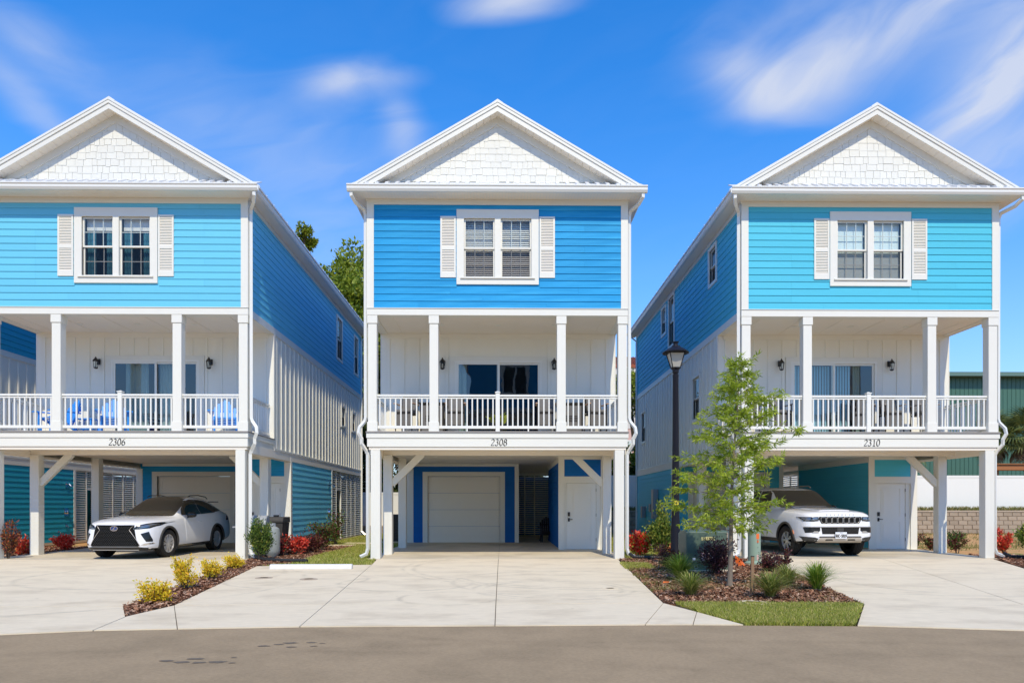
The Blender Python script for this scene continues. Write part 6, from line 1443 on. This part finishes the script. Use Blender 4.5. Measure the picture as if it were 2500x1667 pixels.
M['tgreen'] = mat('munsell_green_enamel', (.085, .125, .09), .4, .45, var=.10, vscale=3)
t = thing('transformer_box', 'dark green pad-mounted transformer box numbered 112209 behind the plum shrub', 'transformer', (4.66, 15.85, 0))
MB().box(-.60, .60, -.42, .55, 0, .05).build('pad', M['concrete'], t)
MB().prism([(-.25, .05), (.45, .05), (.45, .86), (.30, .93), (-.18, .95), (-.25, .90)], 'x', -.48, .48).build('cabinet', M['tgreen'], t, bevel=.012)
cv = MB().prism([(-.265, .20), (-.2505, .20), (-.2505, .90), (-.265, .90)], 'x', -.465, .465).build('door', M['tgreen'], t)
MB().box(-.49, .49, -.29, -.2505, .05, .18).build('sill', M['tgreen'], t, bevel=.005)
MB().box(.455, .475, -.272, -.266, .2, .9).build('edge_strip', M['cover'], t)
n_ = MB().box(-.13, .18, -.270, -.2655, .72, .80).build('number_plate', mat('yellow_number_tag', (.72, .62, .25), .5), t)
pen_text(MB(), '112209', .025, .76, .055, -.2705, adv=.78, w0=.12, w1=.18).build('number', M['digit'], n_)
MB().box(-.13, .14, -.269, -.2655, .26, .44).build('warning_label', mat('white_pink_label', (.62, .50, .50), .5, c2=(.5, .2, .2), c2scale=30), t)
MB().box(-.335, -.27, -.269, -.2655, .26, .32).build('small_label', M['plate'], t)
MB().lathe([(.045, 0), (.045, .012), (.03, .014), (.03, .0)], 12).build('lock_ring', M['alloy'], t, loc=(-.26, -.29, .11), rot=(radians(90), 0, 0))

M['pgreen'] = mat('pale_green_plastic', (.27, .36, .27), .45, .4, var=.05)
t = thing('utility_pedestal', 'pale green cylindrical cable pedestal with orange stickers beside the right driveway', 'utility pedestal', (6.47, 17.55, 0))
MB().lathe([(.24, .0), (.24, .05), (.17, .09), (.158, .10), (.158, .83), (.172, .832), (.172, .90), (.15, .915), (0, .918)], 24).build('body', M['pgreen'], t, smooth=True)
MB().box(-.26, .26, -.26, .26, -.02, .02).build('pad', M['concrete'], t)
ors = mat('orange_sticker', (.80, .16, .03), .5)
def wrap(name, a0, a1, z0, z1, r, m):
    mb = MB(); n = 5; vs = []
    for i in range(n + 1):
        a = radians(a0 + (a1 - a0) * i / n); vs += [(r * sin(a), -r * cos(a), z0), (r * sin(a), -r * cos(a), z1)]
    mb.add(vs, [(2 * i, 2 * i + 2, 2 * i + 3, 2 * i + 1) for i in range(n)]); return mb.build(name, m, t)
wrap('sticker', -2, 28, .66, .80, .1605, ors); wrap('sticker', 4, 22, .57, .63, .1605, ors); wrap('sticker', 10, 14, .545, .645, .162, M['digit']); wrap('sticker', 11, 15, .43, .46, .1605, M['digit']); wrap('sticker', 2, 22, .12, .26, .1605, M['pinkw'])

t = tag(MB().box(-.025, .025, -.018, .018, -.05, .64).build('wooden_stake', mat('weathered_stake', (.28, .17, .10), .8, .2, var=.2), None, loc=(4.24, 11.6, 0), rot=(0, radians(.6), 0)), 'thin wooden marker stake in the mulch in front of the right driveway', 'stake')
MB().box(-.026, .026, -.019, .019, .6401, .655).build('stake_tip', M['black'], t)
t = thing('marking_flag', 'crumpled orange marking flag lying behind the young tree trunk', 'flag', (5.85, 16.9, 0), .3)
MB().add([(-.12, 0, .30), (-.02, -.02, .22), (.08, .0, .02), (-.0, .03, .0), (-.09, .02, .13), (.12, .02, .13), (.2, .0, .0), (.06, -.04, .18)], [(0, 1, 4), (1, 2, 3), (1, 3, 4), (1, 7, 5), (5, 6, 2), (1, 5, 2)]).build('cloth', ors, t)
MB().tube([(-.12, .0, -.02), (-.12, .0, .33)], .004, 4).build('wire', M['black'], t)
tag(MB().add([(-.06, 0, .02), (.05, -.03, .035), (.07, .03, .04), (-.04, .04, .045)], [(0, 1, 2, 3)]).add([(-.06, 0, .016), (.05, -.03, .03), (.07, .03, .035), (-.04, .04, .04)], [(3, 2, 1, 0)]).build('orange_tag', ors, None, loc=(3.1, 13.0, .02)), 'small orange plastic tag lying on the mulch near the middle driveway', 'tag')

# corrugated drain pipes at the downspouts
M['corr'] = mat('black_corrugated_pipe', (.022, .021, .020), .5, .4, var=.1)
def corr(path, label, r=.055):
    P = [Vector(p) for p in path]; pts = []; 
    for a, b in zip(P, P[1:]):
        n = max(2, int((b - a).length / .03)); pts += [a.lerp(b, i / n) for i in range(n)]
    pts.append(P[-1]); rs = [r * (1 if i % 2 else .86) for i in range(len(pts))]
    o = MB().tube(pts, rs, 10).build('drain_pipe', M['corr'], None); tag(o, label, 'drain pipe', 'black corrugated drain pipes')
corr([(-6.98, 19.3, .12), (-6.85, 19.1, .07), (-6.4, 18.6, .055), (-5.9, 18.3, .055), (-5.2, 18.15, .055)], 'black corrugated drain pipe from the first house downspout to the grass')
corr([(3.62, 19.55, .14), (3.7, 19.4, .06), (4.3, 19.2, .055), (5.0, 19.4, .055), (5.7, 19.9, .055)], 'black corrugated drain pipe below the coral azalea by the middle house')
corr([(14.45, 19.55, .14), (14.55, 19.4, .06), (15.2, 19.2, .055), (16.2, 19.3, .055)], 'black corrugated drain pipe at the right corner post of the last house')

# meters and boxes on the side wall of the right house (they hang on the wall)
M['grey'] = mat('grey_enamel', (.34, .36, .38), .45, .4, var=.04)
X = 10.53 - 3.69 - .03
def wallbox(name, label, y, z0, z1, d, w, m='grey'):
    t = thing(name, label, 'meter box', (X, y, z0)); MB().box(-d, 0, -w / 2, w / 2, 0, z1 - z0).build('case', M[m], t, bevel=.008); MB().box(-d - .008, -d, -w / 2 + .03, w / 2 - .03, .03, z1 - z0 - .03).build('cover', M[m], t); return t
wallbox('breaker_panel', 'tall grey electrical panel on the aqua side wall of the right house', 30.2, .95, 2.25, .22, .42)
m_ = wallbox('electric_meter', 'grey round-faced electric meter left of the tall panel', 31.0, 1.25, 1.6, .18, .30); MB().lathe([(.11, 0), (.11, .09), (.08, .12), (0, .12)], 16).build('dial', M['glass'], m_, loc=(-.19, 0, .18), rot=(0, radians(-90), 0))
wallbox('cable_box', 'small grey cable box farthest back on the aqua side wall', 32.8, .95, 1.5, .18, .30)
wallbox('water_heater_box', 'wide low grey box nearest the corner on the aqua side wall', 28.9, .7, 1.25, .16, .55)

# ------------------------------------------------------------------ porch and carport furniture
M['bluepl'] = mat('bright_blue_plastic', (.04, .30, .85), .4, .4, var=.03); M['blackpl'] = mat('black_plastic', (.014, .012, .018), .45, .4, var=.05)
def adirondack(label, loc, rz, m, group=None, k=1.0):
    """faces -y before turning"""
    t = thing('adirondack_chair', label, 'chair', loc, rz, group); t.scale = (k, k, k)
    for x0 in (-.27, .22):
        MB().prism([(-.40, 0), (-.33, 0), (-.31, .36), (.36, .02), (.44, .0), (.44, .03), (-.30, .42), (-.40, .42)], 'x', x0, x0 + .04).build('leg', M[m], t)
    for i in range(6): y = -.38 + i * .088; z = .385 - i * .030; MB().box(-.229, .219, y, y + .078, z, z + .02).build('seat_slat', M[m], t)
    for i in range(7):
        x = -.215 + i * .0685; h = .68 - .10 * abs(i - 3) ** 1.6 / 3
        MB().add([(x - .03, .12, .24), (x + .03, .12, .24), (x + .03 + .006 * (i - 3), .12 + h * .40, .24 + h), (x - .03 + .006 * (i - 3), .12 + h * .40, .24 + h), (x - .03, .14, .23), (x + .03, .14, .23), (x + .03 + .006 * (i - 3), .14 + h * .40, .23 + h), (x - .03 + .006 * (i - 3), .14 + h * .40, .23 + h)],
             [(0, 1, 2, 3), (7, 6, 5, 4), (0, 4, 5, 1), (1, 5, 6, 2), (2, 6, 7, 3), (3, 7, 4, 0)]).build('back_slat', M[m], t)
    for s_ in (-1, 1):
        MB().prism([(s_ * .25, -.46), (s_ * .40, -.46), (s_ * .41, -.38), (s_ * .34, .30), (s_ * .27, .30)], 'z', .535, .56).build('armrest', M[m], t)
        MB().box(s_ * .30 - .02, s_ * .30 + .02, -.37, -.29, 0, .5345).build('leg', M[m], t)
    MB().box(-.26, .26, .30, .33, .60, .66).build('back_rail', M[m], t)
    return t
DZ = 3.63
def on_porch(cx, x, y): return (cx + x, 19.48 + y, DZ)
G1 = 'blue chairs on the first porch'
adirondack('blue deck chair farthest left on the first porch', on_porch(-10.97, -2.35, 1.25), radians(-28), 'bluepl', G1, 1.24)
adirondack('blue deck chair on the first porch, left of the railing post', on_porch(-10.97, -.75, 1.2), radians(28), 'bluepl', G1, 1.24)
adirondack('blue deck chair facing left in the right bay of the first porch', on_porch(-10.97, 2.55, 1.3), radians(22), 'bluepl', G1, 1.24)
def side_table(label, loc, m):
    t = thing('side_table', label, 'table', loc, 0); MB().box(-.26, .26, -.22, .22, .46, .49).build('tabletop', M[m], t, bevel=.005)
    for x in (-.22, .22):
        for y in (-.18, .18): MB().box(x - .02, x + .02, y - .02, y + .02, 0, .4595).build('leg', M[m], t)
    for i in range(3): MB().box(-.2, .2, -.15 + i * .13, -.08 + i * .13, .18, .195).build('shelf_slat', M[m], t)
side_table('small blue side table between the blue chairs, left bay', on_porch(-10.97, -1.55, 1.2), 'bluepl')
side_table('small blue side table in the right bay of the first porch', on_porch(-10.97, 3.15, 1.35), 'bluepl')

M['wicker'] = mat('dark_woven_frame', (.020, .018, .017), .6, .3, var=.2, vscale=60, bump=.4, bscale=90); M['cush'] = mat('grey_cushion', (.17, .165, .16), .9, .1, var=.06); M['tan'] = mat('tan_wood_arm', (.55, .36, .24), .6, .3, var=.08); M['weath'] = mat('weathered_wood_arm', (.33, .29, .26), .7, .2, var=.1)
def bar_chair(label, loc, rz, arm, group):
    """high dining chair seen from behind the rail: frame, cushions, arms, four legs"""
    t = thing('high_dining_chair', label, 'chair', loc, rz, group)
    for sx in (-1, 1):
        MB().tube([(sx * .26, -.25, 0), (sx * .26, -.24, .92)], .018, 6).build('leg', M['wicker'], t); MB().tube([(sx * .26, .27, 0), (sx * .26, .22, .6), (sx * .25, .30, 1.18)], .018, 6).build('leg', M['wicker'], t)
        MB().box(sx * .28 - .035, sx * .28 + .035, -.30, .22, .9205, .95).build('armrest', M[arm], t, bevel=.005)
    MB().box(-.26, .26, -.25, .24, .62, .67).build('seat', M['wicker'], t); MB().box(-.24, .24, -.27, .20, .6705, .76).build('seat_cushion', M['cush'], t, bevel=.02)
    MB().prism([(.22, .70), (.26, .70), (.33, 1.20), (.29, 1.22)], 'x', -.25, .25).build('backrest', M['wicker'], t)
    MB().prism([(.14, .765), (.2195, .765), (.285, 1.16), (.22, 1.16)], 'x', -.22, .22).build('back_cushion', M['cush'], t, bevel=.01)
    MB().box(-.24, .24, -.265, -.245, .25, .28).build('foot_rail', M['wicker'], t)
    MB().box(-.242, .242, -.2449, -.235, .2805, .6195).build('apron_panel', M['cush'], t)
    return t
def high_table(label, loc, group=None):
    t = thing('high_table', label, 'table', loc, 0, group); MB().box(-.4, .4, -.4, .4, .95, .99).build('tabletop', M['wicker'], t, bevel=.006)
    for sx in (-1, 1):
        for sy in (-1, 1): MB().box(sx * .34 - .025, sx * .34 + .025, sy * .34 - .025, sy * .34 + .025, 0, .9495).build('leg', M['wicker'], t)
    MB().box(-.33, .33, -.36, -.345, .12, .90).build('side_panel', M['cush'], t)
    l = MB()
    for i in range(4): l.box(-.2, .2, -.366, -.3605, .42 + i * .05, .445 + i * .05)
    l.build('vent_slats', M['wicker'], t)
G2 = 'dark high chairs on the middle porch'
bar_chair('tan-armed high chair turned inward in the left bay of the middle porch', on_porch(-.17, -2.75, 1.15), radians(-14), 'tan', G2)
high_table('dark high table with slotted panel, left bay of the middle porch', on_porch(-.17, -1.98, 1.45))
bar_chair('tan-armed high chair just right of the left inner column, middle porch', on_porch(-.17, -1.28, 1.1), radians(3), 'tan', G2)
bar_chair('tan-armed high chair just left of the right inner column, middle porch', on_porch(-.17, 1.45, 1.1), radians(-3), 'tan', G2)
high_table('dark high table with slotted panel, right bay of the middle porch', on_porch(-.17, 2.2, 1.45))
bar_chair('tan-armed high chair turned inward in the right bay of the middle porch', on_porch(-.17, 2.95, 1.15), radians(12), 'tan', G2)
G3 = 'weathered high chairs on the last porch'
for i, (x, y, a, lb) in enumerate(((-2.95, 1.15, -4, 'weathered-armed high chair behind the young tree, left bay of the last porch'), (-2.15, 1.15, 4, 'weathered-armed high chair beside the left inner column of the last porch'),
        (.55, 1.35, -30, 'weathered-armed high chair nearest the railing post of the last porch'), (1.3, 1.2, -8, 'weathered-armed high chair left of the right inner column, last porch'), (2.3, 1.2, 0, 'weathered-armed high chair in the right bay of the last porch'))):
    bar_chair(lb, (10.53 + x, 19.5 + y, DZ), radians(a), 'weath', G3)
t = thing('potted_plant', 'leafy green plant in a dark pot behind the railing post of the middle porch', 'potted plant', on_porch(-.17, .0, 1.0))
MB().lathe([(.12, 0), (.16, .32), (.17, .33), (.15, .33), (.0, .30)], 14).build('pot', M['blackpl'], t)
n = 40; a = npr.rand(n) * 2 * pi; C_ = np.stack([.03 * np.cos(a), .03 * np.sin(a), .33 + .22 * npr.rand(n)], 1); D_ = np.stack([np.cos(a), np.sin(a), .2 + .7 * npr.rand(n)], 1); C_[:, :2] += D_[:, :2] * .16 * npr.rand(n)[:, None]
link('leaves', leaf_mesh('leaves', C_, D_, .24, .12), M['ylgr'], t)
MB().tube([(0, 0, .28), (0, 0, .5)], .02, 5).build('stem', M['barkd'], t)
adirondack('black deck chair against the louvred screen in the middle carport', (-.17 + 1.98, 19.48 + 8.6, .045), radians(4), 'blackpl', None, 1.1)

# grill, bin and tank beside the first house's corner post
t = thing('gas_grill', 'grey gas grill with side shelf behind the right corner post of the first carport', 'grill', (-7.35, 20.35, .01), radians(8))
MB().prism([(-.30, .92), (-.30, 1.0), (-.22, 1.14), (-.05, 1.22), (.22, 1.22), (.30, 1.0), (.30, .92)], 'x', -.34, .34).build('lid', M['grey'], t, bevel=.02, smooth=True)
MB().box(-.34, .34, -.30, .30, .76, .915).build('firebox', M['grey'], t, bevel=.01); MB().box(-.62, -.345, -.24, .26, .86, .90).build('side_shelf', M['grey'], t, bevel=.01)
for sx in (-1, 1):
    for sy in (-1, 1): MB().box(sx * .30 - .025, sx * .30 + .025, sy * .24 - .025, sy * .24 + .025, .06, .7595).build('leg', M['grey'], t)
    MB().lathe([(.07, -.02), (.07, .02)], 14, (0, 0, 0), 'x').build('wheel', M['rubber'], t, loc=(sx * .30, -.24, .07))
MB().box(-.28, .28, -.22, .22, .14, .17).build('lower_shelf', M['grey'], t)
t = thing('wheeled_bin', 'dark grey lidded outdoor bin beside the first carport storage door', 'bin', (-7.05, 21.3, .01), 0)
MB().add([(-.22, -.26, .05), (.22, -.26, .05), (.22, .26, .05), (-.22, .26, .05), (-.29, -.34, .98), (.29, -.34, .98), (.29, .34, .98), (-.29, .34, .98)], [(3, 2, 1, 0), (4, 5, 6, 7), (0, 1, 5, 4), (1, 2, 6, 5), (2, 3, 7, 6), (3, 0, 4, 7)]).build('body', M['cladding'], t)
MB().prism([(-.37, .985), (.36, .985), (.34, 1.16), (-.30, 1.16), (-.37, 1.06)], 'x', -.31, .31).build('lid', M['cladding'], t, bevel=.015); MB().box(-.07, .07, -.1, .0, 1.1605, 1.22).build('knob', M['black'], t)
for sx in (-1, 1): MB().lathe([(.09, -.025), (.09, .025)], 14, (0, 0, 0), 'x').build('wheel', M['rubber'], t, loc=(sx * .26, .24, .09))
M['tankgrey'] = mat('grey_tank_paint', (.30, .32, .30), .4, .4, var=.05)
t = thing('propane_tank', 'pale grey propane tank standing behind the upright green shrub', 'gas tank', (-6.82, 20.2, -.0), 0)
MB().lathe([(.13, 0), (.14, .04), (.21, .12), (.225, .2), (.225, .72), (.20, .84), (.12, .90), (.0, .91)], 24).build('shell', M['tankgrey'], t, smooth=True)
MB().lathe([(.10, .88), (.10, 1.0), (.085, 1.0), (.085, .88)], 16).tube([(0, 0, .9), (0, 0, .97), (.06, 0, .97)], .02, 6).build('valve_collar', M['grey'], t)
t = thing('air_conditioner', 'dark outdoor air-conditioner unit behind the left rear post of the middle carport', 'air conditioner', (-4.45, 28.0, 0))
MB().box(-.45, .45, -.4, .4, 0, .08).build('pad', M['concrete'], t); MB().box(-.38, .38, -.38, .38, .0805, 1.15).build('case', M['cladding'], t, bevel=.02)
l = MB()
for i in range(16): l.box(-.34, .34, -.392, -.3805, .16 + i * .06, .185 + i * .06)
l.build('grille_bars', M['black'], t, kind='stuff'); MB().lathe([(.3, 1.1505), (.3, 1.17), (.27, 1.17), (.27, 1.1505)], 20).build('fan_guard', M['black'], t)
